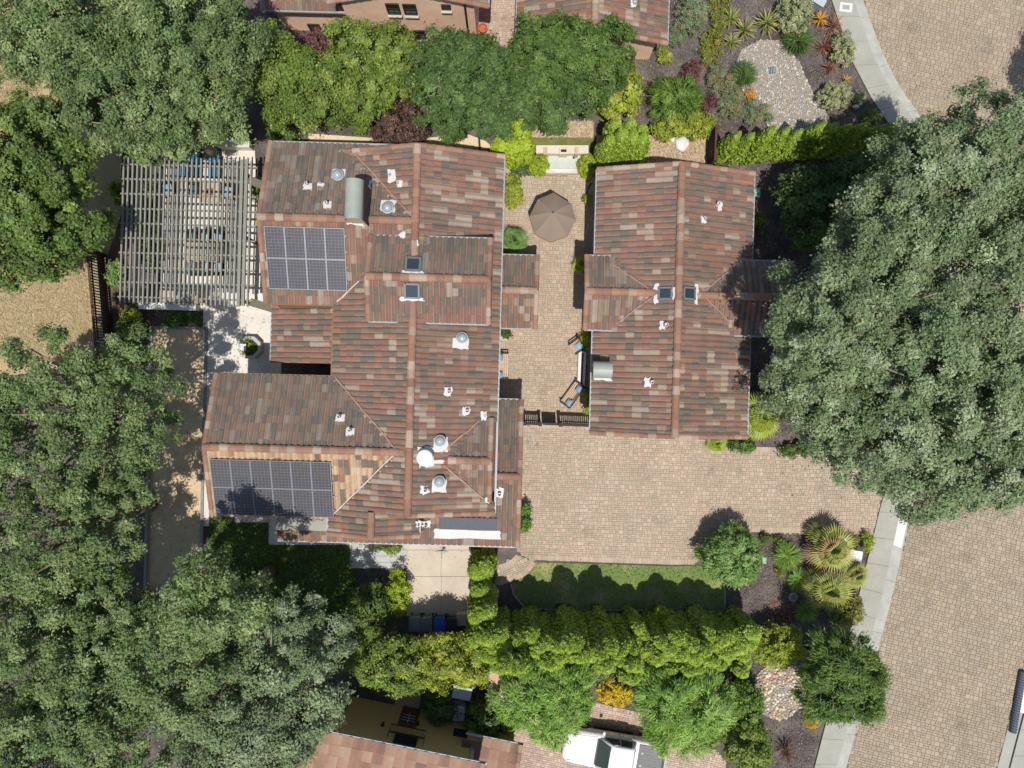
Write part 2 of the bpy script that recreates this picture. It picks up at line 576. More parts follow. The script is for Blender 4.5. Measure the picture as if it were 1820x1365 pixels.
DRIVE = [(900, 757), (1055, 757), (1055, 740), (1290, 740), (1290, 793), (1440, 797), (1592, 803), (1564, 899), (1551, 950.6), (1330, 945), (1300, 950), (1275, 962), (1250, 988),
         (1233, 1002), (1200, 1003), (1075, 998), (940, 993), (927, 987), (918, 974), (900, 974)]
drive = pave('driveway', DRIVE, TH, PALP, 'tan interlocking paver driveway', focus=(1100, 860), seed=3)
yard = pave('courtyard_paving', [(870, 262), (924, 312), (1060, 312), (1080, 300), (1080, 757), (870, 757)], TH, PALP, 'tan paver courtyard between the two buildings', focus=(980, 560), seed=4)
pave('curved_path', [(919, 985), (908, 997), (888, 1005), (880, 1006), (880, 1041), (884, 1040), (923, 1027.5), (941, 1015), (951, 996), (938, 995)], 0.4, PALP, 'curved paver path beside the lawn', focus=(920, 1015), seed=5, single=300)
street = pave('street', [(1478, -700), (1500, -120), (1524, -40), (1533, 0), (1558, 73), (1584, 134), (1616, 185), (1660, 260), (1690, 380), (1692, 520), (1672, 700), (1640, 850), (1618, 927), (1561, 1145), (1503, 1365), (1440, 1600),
                         (1700, 1640), (1771.6, 1365), (1820, 1178), (1900, 880), (2050, 500), (2600, -100), (2600, -700)],
              math.radians(-14.5), PALST, 'wide street paved in tan interlocking pavers', rows=(0.14,), lens=(0.2, 0.27, 0.32), joint=0.016, focus=(1640, 1130), seed=6, base_mat=M_JOINT_DARK)
pave('neighbour_driveway', [(915, 1300), (935, 1278), (1000, 1262), (1060, 1248), (1130, 1266), (1200, 1300), (1262, 1325), (1290, 1352), (1292, 1420), (912, 1420)], math.radians(-12), PALPINK, 'pinkish paver driveway under the white pickup', focus=(1100, 1290), seed=7)
pave('neighbour_yard', [(846, -60), (925, -60), (925, 95), (846, 95)], TH, PALPINK, 'pinkish paver side yard between the brown houses', focus=(880, 60), seed=8)
sheet('pink_patio', [(868, 1170), (925, 1168), (915, 1240), (866, 1240)], -0.2, 0.01, surf('pink_concrete', A(216, 178, 156), 0.9, 0.06, 4))
sheet('back_yard_path', [(706, 1215), (752, 1215), (744, 1262), (700, 1262)], -0.2, 0.01, surf('dull_concrete', A(190, 170, 150), 0.9, 0.08, 4))


def soldier(parent, pts_px, seed, pal=PALP):
    """a course of long border pavers laid along an edge"""
    rng = np.random.default_rng(seed)
    q = [P(*p) for p in pts_px]
    variants = []
    for c in pal:
        m = MB(c); m.box((0, 0, 0), (0.16, 0.29, 0.05))
        o = obj('border_paver', m, M_PAVER)
        variants.append(o.data); bpy.data.objects.remove(o)
    for a, b in zip(q[:-1], q[1:]):
        d = b - a
        n = max(1, round(d.length / 0.175))
        for k in range(n):
            p = a + d * (k + 0.5) / n
            o = link('border_paver', variants[int(rng.integers(0, len(pal)))], parent)
            o.location = (p.x, p.y, 0.004 + rng.random() * 0.003)
            o.rotation_euler = (0, 0, math.atan2(d.y, d.x))
            o.scale = (d.length / n / 0.175, 1, 1)


soldier(drive, [(940, 990), (1075, 995), (1200, 999), (1233, 998), (1247, 985), (1272, 959), (1298, 947), (1330, 941), (1549, 946)], 1)
soldier(drive, [(1290, 797), (1440, 801)], 2)
soldier(bpy.data.objects['curved_path'], [(884, 1037), (923, 1024.5), (938, 1013), (949, 999)], 3)
soldier(bpy.data.objects['curved_path'], [(921, 988), (909, 1000), (889, 1008)], 4)


def strip(root, left, right, z0, z1, mat, step, name, gap=0.014):
    """slabs between two polylines that run side by side"""
    L = [P(*p) for p in left]; Rr = [P(*p) for p in right]
    ts = [0]
    for a, b in zip(L[:-1], L[1:]):
        ts.append(ts[-1] + (b - a).length)
    tot = ts[-1]

    def at(Q, t):
        for i in range(len(ts) - 1):
            if t <= ts[i + 1] or i == len(ts) - 2:
                u = (t - ts[i]) / (ts[i + 1] - ts[i])
                return Q[i].lerp(Q[i + 1], u)
    n = max(1, round(tot / step))
    for k in range(n):
        t0, t1 = tot * k / n + gap / 2, tot * (k + 1) / n - gap / 2
        tt = [t0, (2 * t0 + t1) / 3, (t0 + 2 * t1) / 3, t1]
        pl = [at(L, t) for t in tt] + [at(Rr, t) for t in tt[::-1]]
        m = MB(); m.prism([(p.x, p.y) for p in pl], z0, z1)
        obj(name, m, mat, root)


SWL = [(1477, -60), (1477, 0), (1511, 105), (1546, 172), (1578, 220), (1618, 300), (1640, 400), (1640, 520), (1622, 680), (1590, 810), (1564, 899), (1525.6, 1056), (1446, 1365), (1392, 1580)]
SWM = [(1514, -60), (1515.6, 0), (1552, 105), (1584, 162), (1616, 204), (1652, 285), (1676, 390), (1678, 520), (1658, 690), (1626, 820), (1601, 899), (1564, 1067), (1485, 1365), (1431, 1580)]
SWR = [(1530, -60), (1533, 0), (1569, 98), (1600, 158), (1631, 200), (1668, 280), (1694, 388), (1696, 520), (1675, 696), (1644, 826), (1620, 905), (1582, 1072), (1503, 1365), (1449, 1580)]
m = MB(); m.prism(PP(SWL + SWR[::-1]), -0.3, 0.012)
walk = struct('sidewalk', m, M_DIRT, 'concrete sidewalk curving along the street')
strip(walk, SWL, SWM, 0.0, 0.10, M_CONC, 1.5, 'slab')
strip(walk, SWM, SWR, 0.0, 0.045, surf('gutter_concrete', A(186, 184, 172), 0.9, 0.08, 5, amt2=0.16, scale2=1.2), 3.0, 'gutter_slab')
m = MB(); m.prism(PP([(1601.5, 903), (1618, 906), (1602, 974), (1587, 968)], 0.05), 0.046, 0.05)
obj('worn_paint', m, M_WHITE, walk)
w2 = MB(); w2.prism(PP([(1771.6, 1365), (1820, 1178), (1862, 1020), (1962, 1020), (1900, 1480), (1742, 1480)]), -0.3, 0.012)
walk2 = struct('far_sidewalk', w2, M_DIRT, 'pale sidewalk along the opposite kerb')
strip(walk2, [(1742, 1480), (1771.6, 1365), (1820, 1178), (1862, 1020)], [(1762, 1480), (1791, 1365), (1840, 1178), (1882, 1020)], 0, 0.05, M_CONC, 3.0, 'gutter_slab')
strip(walk2, [(1764, 1480), (1793, 1365), (1842, 1178), (1884, 1020)], [(1900, 1480), (1880, 1365), (1930, 1178), (1962, 1020)], 0, 0.11, M_CONC, 1.5, 'slab')
# tan service yard of six poured slabs, grey slab steps beside it
sy = sheet('service_yard', [(724, 955), (838, 955), (836, 1095), (722, 1095)], -0.3, 0.0, M_DIRT, 'tan concrete service yard behind the house')
for x0, x1 in ((724, 784.5), (785, 838)):
    for y0, y1 in ((955, 977), (977.6, 1024), (1024.6, 1095)):
        m = MB(); m.prism(PP([(x0, y0), (x1, y0), (x1 - 1, y1), (x0 - 1, y1)]), -0.02, 0.04)
        obj('slab', m, M_CONC_TAN, sy)
st = sheet('slab_walk', [(622, 960), (724, 960), (724, 1010), (622, 1010)], -0.3, 0.0, M_DIRT)
for k in range(4):
    y = 966 + k * 11
    m = MB(); m.prism(PP([(622, y), (723.5, y + 0.4), (723.5, y + 10.8), (622, y + 10.4)]), -0.02, 0.035 + 0.004 * (k % 2))
    obj('slab', m, M_SLATE, st)


# ------------------------------------------------------------------ loose cover: chips, stones, blades
def scatter_quads(name, polys_px, dens, size, pal, label, seed, z=(0.0, 0.03), mat=M_CHIP, parent=None, tilt=0.35, asp=1.0):
    rng = np.random.default_rng(seed)
    VV = []
    for pl in polys_px:
        q = np.array(PP(pl))
        lo, hi = q.min(0), q.max(0)
        n = int(dens * (hi[0] - lo[0]) * (hi[1] - lo[1]))
        X = lo[0] + rng.random(n) * (hi[0] - lo[0]); Y = lo[1] + rng.random(n) * (hi[1] - lo[1])
        k = inside(q, X, Y)
        VV.append(np.stack([X[k], Y[k]], 1))
    XY = np.concatenate(VV); n = len(XY)
    a = rng.random(n) * 2 * PI
    L = size * (0.5 + rng.random(n)); w = L * (0.3 + 0.3 * rng.random(n)) * asp
    d = np.stack([np.cos(a), np.sin(a), rng.normal(0, tilt, n)], 1)
    e = np.stack([-np.sin(a), np.cos(a), rng.normal(0, tilt, n)], 1)
    c = np.concatenate([XY, (z[0] + rng.random((n, 1)) * (z[1] - z[0]))], 1)
    V = np.stack([c - d * L[:, None] / 2, c + e * w[:, None] / 2, c + d * L[:, None] / 2, c - e * w[:, None] / 2], 1).reshape(-1, 3)
    Q = np.arange(4 * n).reshape(-1, 4)
    C = np.array(pal)[rng.integers(0, len(pal), n)] * (0.75 + 0.5 * rng.random((n, 1)))
    o = link(name, np_mesh(name, V, Q, C, mat), parent)
    return tag(o, label, None, None, 'stuff')


PALCHIP = [A(92, 84, 82), A(114, 104, 102), A(136, 126, 122), A(78, 70, 70), A(160, 148, 142), A(106, 94, 88)]
BEDS = [[(1290, 948), (1552, 955), (1500, 1130), (1300, 1135)], [(1290, 1130), (1500, 1110), (1440, 1370), (1290, 1370)],
        [(1122, 95), (1190, -20), (1478, -20), (1582, 226), (1480, 300), (1280, 330), (1270, 235), (1120, 215)],
        [(1330, 290), (1480, 290), (1480, 760), (1440, 795), (1340, 790)], [(486, 215), (550, 215), (550, 250), (486, 250)],
        [(1040, 1245), (1140, 1215), (1140, 1275), (1060, 1255)], [(220, 545), (372, 550), (372, 585), (268, 582), (215, 640)]]
scatter_quads('bark_mulch', BEDS, 105, 0.085, PALCHIP, 'dark bark mulch spread over the planting beds', 11)
scatter_quads('red_bark', [[(1370, 1060), (1420, 1060), (1420, 1120), (1365, 1120)]], 260, 0.1, [A(150, 104, 84), A(176, 130, 104), A(120, 84, 70)], 'reddish bark chips beside the round drain', 12)
scatter_quads('dry_leaves', [[(945, 212), (1055, 212), (1055, 245), (945, 245)], [(1120, 245), (1268, 242), (1268, 320), (1100, 320)]], 190, 0.11,
              [A(206, 184, 150), A(190, 166, 134), A(218, 200, 168), A(176, 150, 122)], 'dry straw coloured leaves on the bare beds', 13, (0, 0.08))
scatter_quads('straw', [[(-20, 90), (75, 90), (75, 210), (-20, 210)], [(-30, 440), (186, 440), (190, 640), (-30, 640)]], 330, 0.2,
              [A(194, 176, 134), A(186, 166, 122), A(202, 186, 146), A(176, 158, 114)], 'dry straw stubble on the golden field', 14, (0, 0.05), tilt=0.4, asp=0.22)
scatter_quads('grass', [LAWN], 170, 0.08, [A(120, 146, 78), A(134, 154, 90), A(156, 162, 102), A(180, 172, 118)], 'short green grass of the front lawn', 15, (0.015, 0.05), M_BLADE, tilt=0.8)
scatter_quads('grass', [LAWN_SIDE], 260, 0.12, [A(92, 124, 52), A(112, 140, 66), A(78, 106, 46)], 'lush grass of the shaded side lawn', 16, (0.012, 0.06), M_BLADE, tilt=0.8)

ICO_V = None


def stones(root, poly_px, dens, size, pal, seed, singles=300, focus=None, zb=0.03):
    rng = np.random.default_rng(seed)
    b = bpy.data.meshes.new('tmp')
    import bmesh
    bm = bmesh.new(); bmesh.ops.create_icosphere(bm, subdivisions=1, radius=1); bm.to_mesh(b); bm.free()
    B = np.array([v.co[:] for v in b.vertices]); T = np.array([p.vertices[:] for p in b.polygons])
    bpy.data.meshes.remove(b)
    q = np.array(PP(poly_px)); lo, hi = q.min(0), q.max(0)
    pts = []
    cell = {}
    tries = int(dens * (hi[0] - lo[0]) * (hi[1] - lo[1]) * 4)
    cand = lo + rng.random((tries, 2)) * (hi - lo)
    cand = cand[inside(q, cand[:, 0], cand[:, 1])]
    dmin = size * 0.78
    for x, y in cand:
        k = (int(x / dmin), int(y / dmin))
        if any((x - a) ** 2 + (y - c) ** 2 < dmin * dmin for i in (-1, 0, 1) for j in (-1, 0, 1) for a, c in cell.get((k[0] + i, k[1] + j), ())):
            continue
        cell.setdefault(k, []).append((x, y)); pts.append((x, y))
    pts = np.array(pts); n = len(pts)
    cx = np.array(PP([focus]))[0] if focus else pts.mean(0)
    pts = pts[np.argsort(((pts - cx) ** 2).sum(1))]
    kinds = []
    for v in range(6):
        V = B * (1 + 0.16 * rng.standard_normal((len(B), 1))) * np.array([0.62, 0.46, 0.36])
        kinds.append(V)
    C = np.array(pal)[rng.integers(0, len(pal), n)] * (0.85 + 0.3 * rng.random((n, 1)))
    var = rng.integers(0, 6, n); rot = rng.random(n) * 2 * PI; sc = size * (0.5 + 0.95 * rng.random(n) ** 1.4)
    mk = {}
    for i in range(min(singles, n)):
        ci = int(rng.integers(0, len(pal)))
        key = (int(var[i]), ci)
        if key not in mk:
            mk[key] = np_mesh('stone', kinds[key[0]], T, np.repeat(np.array([pal[ci]]), len(T), 0), M_STONE, True)
        o = link('stone', mk[key], root)
        o.location = (pts[i, 0], pts[i, 1], zb + sc[i] * 0.1); o.rotation_euler = (0, 0, rot[i]); o.scale = (sc[i],) * 3
    idx = np.arange(min(singles, n), n)
    if len(idx):
        VV = []
        for i in idx:
            c, s = math.cos(rot[i]), math.sin(rot[i])
            V = kinds[var[i]] * sc[i]
            V = V @ np.array([[c, s, 0], [-s, c, 0], [0, 0, 1]]) + np.array([pts[i, 0], pts[i, 1], zb + sc[i] * 0.1])
            VV.append(V)
        QQ = (T[None] + len(B) * np.arange(len(idx))[:, None, None]).reshape(-1, 3)
        tag(link('stones', np_mesh('stones', np.concatenate(VV), QQ, np.repeat(C[idx], len(T), 0), M_STONE, True), root), kind='stuff')


PALS = [A(214, 207, 194), A(198, 190, 178), A(180, 176, 168), A(204, 182, 154), A(228, 221, 208), A(170, 164, 156), A(188, 182, 172)]
PALS2 = [A(232, 216, 192), A(222, 192, 156), A(202, 186, 168), A(216, 176, 136), A(240, 230, 212), A(184, 172, 160)]
M_BEDBASE = surf('bed_grit', A(160, 148, 134), 0.95, 0.3, 12)
RB1 = [(1305, 118), (1318, 88), (1350, 72), (1385, 72), (1403, 90), (1420, 110), (1432, 140), (1445, 165), (1462, 185), (1480, 228), (1470, 240), (1372, 238), (1360, 215), (1335, 185), (1320, 160), (1306, 132)]
rb1 = sheet('pebble_bed', RB1, -0.2, 0.03, M_BEDBASE, 'pale pebble bed curving through the corner garden')
stones(rb1, RB1, 190, 0.105, PALS, 21, 300, (1360, 90))
RB2 = [(1383 + 47 * math.cos(a) * (1 + 0.04 * math.sin(5 * a)), 1229 + 49 * math.sin(a)) for a in [2 * PI * k / 24 for k in range(24)]]
rb2 = sheet('cobble_ring', RB2, -0.2, 0.03, M_BEDBASE, 'round bed of pale cobbles around a square drain')
stones(rb2, RB2, 110, 0.17, PALS2, 22, 300)

PALDEAD = [A(120, 92, 62), A(150, 120, 84), A(96, 80, 58), A(170, 146, 104)]
scatter_quads('fallen_leaves', [[(372, 552), (480, 548), (480, 664), (372, 664)], [(271, 585), (366, 587), (356, 1048), (260, 1046)], [(340, 266), (450, 268), (450, 300), (340, 300)]], 9, 0.08, PALDEAD, 'scattered fallen oak leaves on the patio and the gravel court', 17, (0.06, 0.07), tilt=0.15)
scatter_quads('fallen_leaves', [[(1380, 800), (1590, 806), (1566, 900), (1400, 880)], [(1440, 800), (1600, 800), (1800, 960), (1610, 960)], [(1560, 130), (1700, 120), (1820, 230), (1600, 230)]], 7, 0.09, PALDEAD, 'scattered fallen oak leaves on the driveway mouth and the street', 18, (0.03, 0.05), tilt=0.15)
scatter_quads('fallen_leaves', [[(930, 990), (1260, 990), (1260, 1004), (930, 1000)], [(900, 320), (1050, 320), (1040, 750), (900, 750)], [(726, 960), (836, 960), (836, 1090), (724, 1090)]], 2.2, 0.07, PALDEAD, 'few fallen leaves on the courtyard and the driveway edge', 19, (0.045, 0.055), tilt=0.15)

scatter_quads('fallen_leaves', BEDS, 5, 0.09, PALDEAD + [A(176, 160, 120)], 'dead leaves lying on the dark bark beds', 23, (0.03, 0.05), tilt=0.3)
scatter_quads('weeds', [[(1380, 960), (1450, 960), (1450, 1100), (1380, 1100)], [(1295, 955), (1345, 1040), (1300, 1110)], [(1130, 100), (1230, 110), (1260, 225), (1140, 215)], [(1440, 130), (1560, 215), (1470, 225)]], 9, 0.13, [A(96, 120, 56), A(124, 138, 72), A(150, 150, 86)], 'small weeds sprouting in the bark beds', 24, (0.02, 0.1), M_BLADE, tilt=0.8, asp=.5)

# ------------------------------------------------------------------ tiled houses
PROF = np.array([(0, .004), (.07, .042), (.24, .070), (.50, .072), (.70, .046), (.80, .005), (1.0, .003)])
TPAL = [A(139, 108, 93), A(130, 110, 96), A(121, 108, 95), A(114, 105, 94), A(166, 151, 134), A(150, 129, 111), A(151, 114, 92), A(140, 109, 97)]
CAPPAL = [A(168, 128, 104), A(158, 118, 96), A(150, 112, 94), A(186, 162, 140), A(160, 124, 102), A(172, 146, 124)]
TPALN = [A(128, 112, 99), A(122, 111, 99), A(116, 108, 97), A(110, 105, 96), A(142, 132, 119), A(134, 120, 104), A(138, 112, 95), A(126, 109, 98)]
TW = np.array([.22, .16, .20, .13, .11, .06, .03, .09])
TPALTAN = [A(200, 172, 140), A(190, 162, 130), A(180, 154, 126), A(124, 110, 96), A(158, 124, 102)]
TWTAN = np.array([.42, .26, .14, .11, .07])
TPALPINK = [A(178, 144, 122), A(166, 131, 110), A(154, 119, 102), A(188, 157, 134), A(142, 113, 98)]
TWPINK = np.array([.28, .24, .2, .16, .12])
ORANGE = np.array(A(176, 128, 100))
SLOPE = 1 / 3.0


def tile_geo(w, ex, prof=PROF, lift=0.006):
    """one roof tile: a rolled sheet with a front lip; origin at its lower corner"""
    n = len(prof)
    V = []
    for x, h in prof: V.append((x * w, -0.03, h + lift))
    for x, h in prof: V.append((x * w, ex + 0.015, h))
    for x, h in prof: V.append((x * w, -0.03, h + lift - 0.012))
    for x, h in prof: V.append((x * w, -0.03, h + lift))
    Q = [(k, k + 1, n + k + 1, n + k) for k in range(n - 1)] + [(2 * n + k, 2 * n + k + 1, 3 * n + k + 1, 3 * n + k) for k in range(n - 1)]
    return np.array(V), np.array(Q)


def tile_cols(base, edge, rng):
    c = np.repeat(np.asarray(base)[None], 12, 0)
    if edge:
        c[5] = 0.4 * c[5] + 0.6 * ORANGE
        c[4] = 0.75 * c[4] + 0.25 * ORANGE
        c[11] = c[5]
    return c


class House:
    def __init__(self, name, label, cat, px, th=TH, walls=M_STUCCO, tile_w=0.286, tile_l=0.404, pal=TPAL, wt=TW, singles=300, seed=1):
        self.th, self.c, self.s = th, math.cos(th), math.sin(th)
        self.root = thing(name, label, cat, P(*px))
        self.walls, self.tw, self.tl, self.pal, self.wt, self.n1 = walls, tile_w, tile_l, pal, wt, singles
        self.planes, self.rng, self.ridges = [], np.random.default_rng(seed), []
        self.R = Matrix.Rotation(th, 3, 'Z')
        self.capcache = {}

    def W(self, x, y, z=0.0):
        return Vector((x * self.c - y * self.s, x * self.s + y * self.c, z))

    def L(self, px, py, z=0.0):
        p = P(px, py, z)
        return Vector((p.x * self.c + p.y * self.s, -p.x * self.s + p.y * self.c, z))

    def wall_pt(self, px, py, yw):      # point of a wall at y = yw seen at this pixel
        z = 1.0
        for _ in range(30):
            q = self.L(px, py, z)
            z = H - (H - z) * yw / q.y
        return self.L(px, py, z)

    def part(self, name, mb, mat, parent=None, smooth=False):
        mb.v = [tuple(self.W(*p)) for p in mb.v]
        return obj(name, mb, mat, parent or self.root, smooth)

    def z(self, x, y, skip=None):
        zz = -1
        for p in self.planes:
            if p is skip: continue
            if p['x0'] <= x <= p['x1'] and p['y0'] <= y <= p['y1']:
                zz = max(zz, p['O'].z + p['k'] * abs((x - p['O'].x) if p['ax'] == 'y' else (y - p['O'].y)))
        return zz

    def plane_at(self, x, y):
        best = None
        for p in self.planes:
            if p['x0'] <= x <= p['x1'] and p['y0'] <= y <= p['y1']:
                z = p['O'].z + p['k'] * abs((x - p['O'].x) if p['ax'] == 'y' else (y - p['O'].y))
                if best is None or z > best[0]: best = (z, p)
        return best[1] if best else None

    def on_roof(self, px, py):
        z = 5.0
        for _ in range(12):
            q = self.L(px, py, z)
            zz = self.z(q.x, q.y)
            if zz > 0: z = zz
        q = self.L(px, py, z)
        return q, self.plane_at(q.x, q.y)

    def gable(self, ax, c, h1, h2, zr, a0, a1, sides='np', wall=True, ov=0.42, rake=(), gut='', k=SLOPE, mask=None, pal=None, wt=None, ridge=True, walls_z0=0.0, zw=None, gm=None):
        roof = MB(A(120, 92, 78))
        new = []
        for sd in sides:
            h = h1 if sd == 'n' else h2
            ze = zr - k * h
            cs, sn = 1 / math.hypot(1, k), k / math.hypot(1, k)
            if ax == 'y':
                if sd == 'n': O, e, s = Vector((c - h, a1, ze)), Vector((0, -1, 0)), Vector((cs, 0, sn))
                else: O, e, s = Vector((c + h, a0, ze)), Vector((0, 1, 0)), Vector((-cs, 0, sn))
                x0, x1, y0, y1 = (c - h, c, a0, a1) if sd == 'n' else (c, c + h, a0, a1)
            else:
                if sd == 'n': O, e, s = Vector((a0, c - h, ze)), Vector((1, 0, 0)), Vector((0, cs, sn))
                else: O, e, s = Vector((a1, c + h, ze)), Vector((-1, 0, 0)), Vector((0, -cs, sn))
                x0, x1, y0, y1 = (a0, a1, c - h, c) if sd == 'n' else (a0, a1, c, c + h)
            p = dict(O=O, e=e, s=s, n=e.cross(s), Lg=a1 - a0, D=h / cs, k=k, ax=ax, x0=x0, x1=x1, y0=y0, y1=y1, mask=mask, pal=pal, wt=wt)
            new.append(p); self.planes.append(p)
            M = Matrix((e, s, p['n'])).transposed()
            roof.box(O + e * p['Lg'] / 2 + s * (p['D'] / 2 + 0.13) - p['n'] * 0.06, (p['Lg'] - 0.06, p['D'] - 0.26, 0.1), M=M)
            if sd in gut:
                gb = MB(); gb.beam(O - e * 0.02 - s * 0.06 - Vector((0, 0, 0.04)), O + e * (p['Lg'] + 0.02) - s * 0.06 - Vector((0, 0, 0.04)), 0.10, 0.11)
                self.part('gutter', gb, gm or M_GUTTER)
        p0 = self.part('roof', roof, M_UNDER)
        for p in new: p['roof'] = p0
        if wall:
            w = MB()
            hs = (h1 - ov if 'n' in sides else 0, h2 - ov if 'p' in sides else 0)
            A0, A1 = a0 + (ov if 'a' not in wall_open(wall) else -0.0), a1 - (ov if 'b' not in wall_open(wall) else 0.0)
            z0 = walls_z0 - 0.3
            prof = [(-hs[0], z0), (hs[1], z0), (hs[1], zr - k * hs[1] - 0.13), (0, zr - 0.13), (-hs[0], zr - k * hs[0] - 0.13)]
            if hs[0] == 0: prof.pop(4)
            if hs[1] == 0: prof.pop(2)
            n = len(prof)
            if ax == 'y': vs = [(c + q, A0, z) for q, z in prof] + [(c + q, A1, z) for q, z in prof]
            else: vs = [(A0, c + q, z) for q, z in prof] + [(A1, c + q, z) for q, z in prof]
            fs = [(i, (i + 1) % n, n + (i + 1) % n, n + i) for i in range(n)] + [tuple(range(n))[::-1], tuple(range(n, 2 * n))]
            w.add(vs, fs)
            self.part('wall', w, self.walls)
        if ridge:
            a, b = (Vector((c, a0, zr)), Vector((c, a1, zr))) if ax == 'y' else (Vector((a0, c, zr)), Vector((a1, c, zr)))
            self.ridges.append((a, b, p0, new, 'ridge_tile'))
        for r in rake:      # 'n0' = negative side, end a0
            p = new[sides.index(r[0])]
            O2 = p['O'] if ((r[1] == '0') == (p['e'].dot(Vector((0, 1, 0)) if ax == 'y' else Vector((1, 0, 0))) > 0)) else p['O'] + p['e'] * p['Lg']
            self.ridges.append((O2 - p['s'] * 0.02, O2 + p['s'] * p['D'], p0, new, 'rake_tile'))
        return new

    def cap(self, pal, ci, r, ln):
        key = (id(pal), ci, r)
        if key not in self.capcache:
            V, Q = [], []
            n = 6
            for y, f in ((-ln / 2 - 0.03, 1.12), (ln / 2 + 0.02, 0.95)):
                for i in range(n + 1):
                    t = PI * (-0.06 + 1.12 * i / n)
                    V.append((math.cos(t) * r * f, y, math.sin(t) * r * f * 0.85))
            Q = [(i + 1, i, n + 1 + i, n + 2 + i) for i in range(n)]
            V.append((0, -ln / 2 - 0.03, -0.02))
            Qt = [(q[0], q[1], q[2]) for q in Q] + [(q[0], q[2], q[3]) for q in Q] + [(i, i + 1, 2 * n + 2) for i in range(n)]
            self.capcache[key] = np_mesh('ridge_tile', V, Qt, np.repeat(np.array([pal[ci]]), len(Qt), 0), M_TILE, False)
        return self.capcache[key]

    def finish(self, prof=PROF):
        rng = self.rng
        allT = []
        for p in self.planes:
            nc = max(1, round(p['Lg'] / self.tw)); nr = max(1, round(p['D'] / self.tl))
            w, ex = p['Lg'] / nc, p['D'] / nr
            pal = p['pal'] or self.pal; wt = p['wt'] if p['wt'] is not None else self.wt
            ids = rng.choice(len(pal), (nr, nc), p=wt)
            for j in range(nr):          # short runs of one batch along the courses
                for i in range(1, nc):
                    if rng.random() < 0.12: ids[j, i] = ids[j, i - 1]
                    if j and rng.random() < 0.22: ids[j, i] = ids[j - 1, i]
            for j in range(nr):
                for i in range(nc):
                    ctr = p['O'] + p['e'] * ((i + .5) * w) + p['s'] * ((j + .5) * ex)
                    if p['mask'] and not p['mask'](ctr.x, ctr.y): continue
                    if self.z(ctr.x, ctr.y, p) > ctr.z + 0.22: continue
                    allT.append((ctr.z, p, i, j, w, ex, int(ids[j, i])))
        order = sorted(range(len(allT)), key=lambda q: -allT[q][0])
        solo = set(order[:self.n1])
        cache, VV, CC, Q0 = {}, [], [], None
        nq = 0
        for q, (z, p, i, j, w, ex, ci) in enumerate(allT):
            pal = p['pal'] or self.pal
            V, Q = tile_geo(w, ex, prof)
            nq = len(V)
            Q0 = Q
            edge = rng.random() < 0.6
            O = p['O'] + p['e'] * (i * w) + p['s'] * (j * ex)
            jit = rng.normal(0, 0.004)
            if q in solo:
                key = (round(w, 4), round(ex, 4), ci, edge, id(pal))
                if key not in cache:
                    cache[key] = np_mesh('roof_tile', V, Q, tile_cols(pal[ci], edge, rng), M_TILE, np.arange(12) < 6)
                o = link('roof_tile', cache[key], p['roof'])
                M = self.R @ Matrix((p['e'], p['s'], p['n'])).transposed()
                o.matrix_local = Matrix.Translation(self.W(*(O + p['n'] * jit)) - WLOC[self.root.name]) @ M.to_4x4()
            else:
                B = np.array([p['e'], p['s'], p['n']])
                VV.append(V @ B + np.array(O + p['n'] * jit))
                CC.append(tile_cols(np.array(pal[ci]) * (0.92 + 0.16 * rng.random()), edge, rng))
        if VV:
            V = np.concatenate(VV)
            Rm = np.array(self.R)
            V = V @ Rm.T - np.array(WLOC[self.root.name])
            QQ = (Q0[None] + nq * np.arange(len(VV))[:, None, None]).reshape(-1, 4)
            tag(link('roof_tiles', np_mesh('roof_tiles', V, QQ, np.concatenate(CC), M_TILE, np.tile(np.arange(12) < 6, len(VV))), self.root), kind='stuff')
        for a, b, roof, own, nm in self.ridges:
            d = b - a
            n = max(1, round(d.length / 0.42)); ln = d.length / n
            y = d.normalized(); x = y.cross(Vector((0, 0, 1))).normalized(); zz = x.cross(y)
            r = 0.19 if nm == 'ridge_tile' else 0.13
            for k in range(n):
                c = a + d * ((k + .5) / n)
                if max([-1] + [self.z(c.x, c.y, s) for s in [None]]) > c.z + 0.12: continue
                pal = self.pal if self.pal is not TPAL else CAPPAL
                ci = int(rng.choice(len(pal)))
                o = link(nm, self.cap(pal, ci, r, ln), roof)
                M = self.R @ Matrix((x, y, zz)).transposed()
                o.matrix_local = Matrix.Translation(self.W(*(c + Vector((0, 0, 0.035)))) - WLOC[self.root.name]) @ M.to_4x4()

    # --- things fixed to the roof: all parts of the house
    def basis(self, p):
        return Matrix((p['e'], p['s'], p['n'])).transposed()

    def valley(self, q0, q1, w=0.08, mat=None, name='valley_mortar'):
        a = self.on_roof(*q0)[0]; b = self.on_roof(*q1)[0]
        m = MB()
        n = max(2, int((b - a).length / 0.35)); prev = None
        for i in range(n + 1):
            c = a.lerp(b, i / n)
            c.z = self.z(c.x, c.y) + 0.085
            c += Vector((random.gauss(0, 0.012), random.gauss(0, 0.012), 0))
            if prev: m.beam(prev, c, w * random.uniform(0.7, 1.15), 0.05)
            prev = c
        self.part(name, m, mat or M_MORTAR)

    def flash(self, q, p, w, h, dx=0, dy=0, rag=0.05, name='flashing', parent=None):
        """an irregular painted sheet dressed over the tiles"""
        B = self.basis(p)
        m = MB()
        pts = []
        for k in range(16):
            t = k / 16 * 4
            sd, u = int(t), t - int(t)
            x, y = [(-1 + 2 * u, -1), (1, -1 + 2 * u), (1 - 2 * u, 1), (-1, 1 - 2 * u)][sd]
            pts.append((x * w / 2 + dx + random.gauss(0, rag), y * h / 2 + dy + random.gauss(0, rag)))
        n = len(pts)
        top = [q + B @ Vector((x, y, 0.105)) for x, y in pts]; bot = [q + B @ Vector((x, y, 0.02)) for x, y in pts]
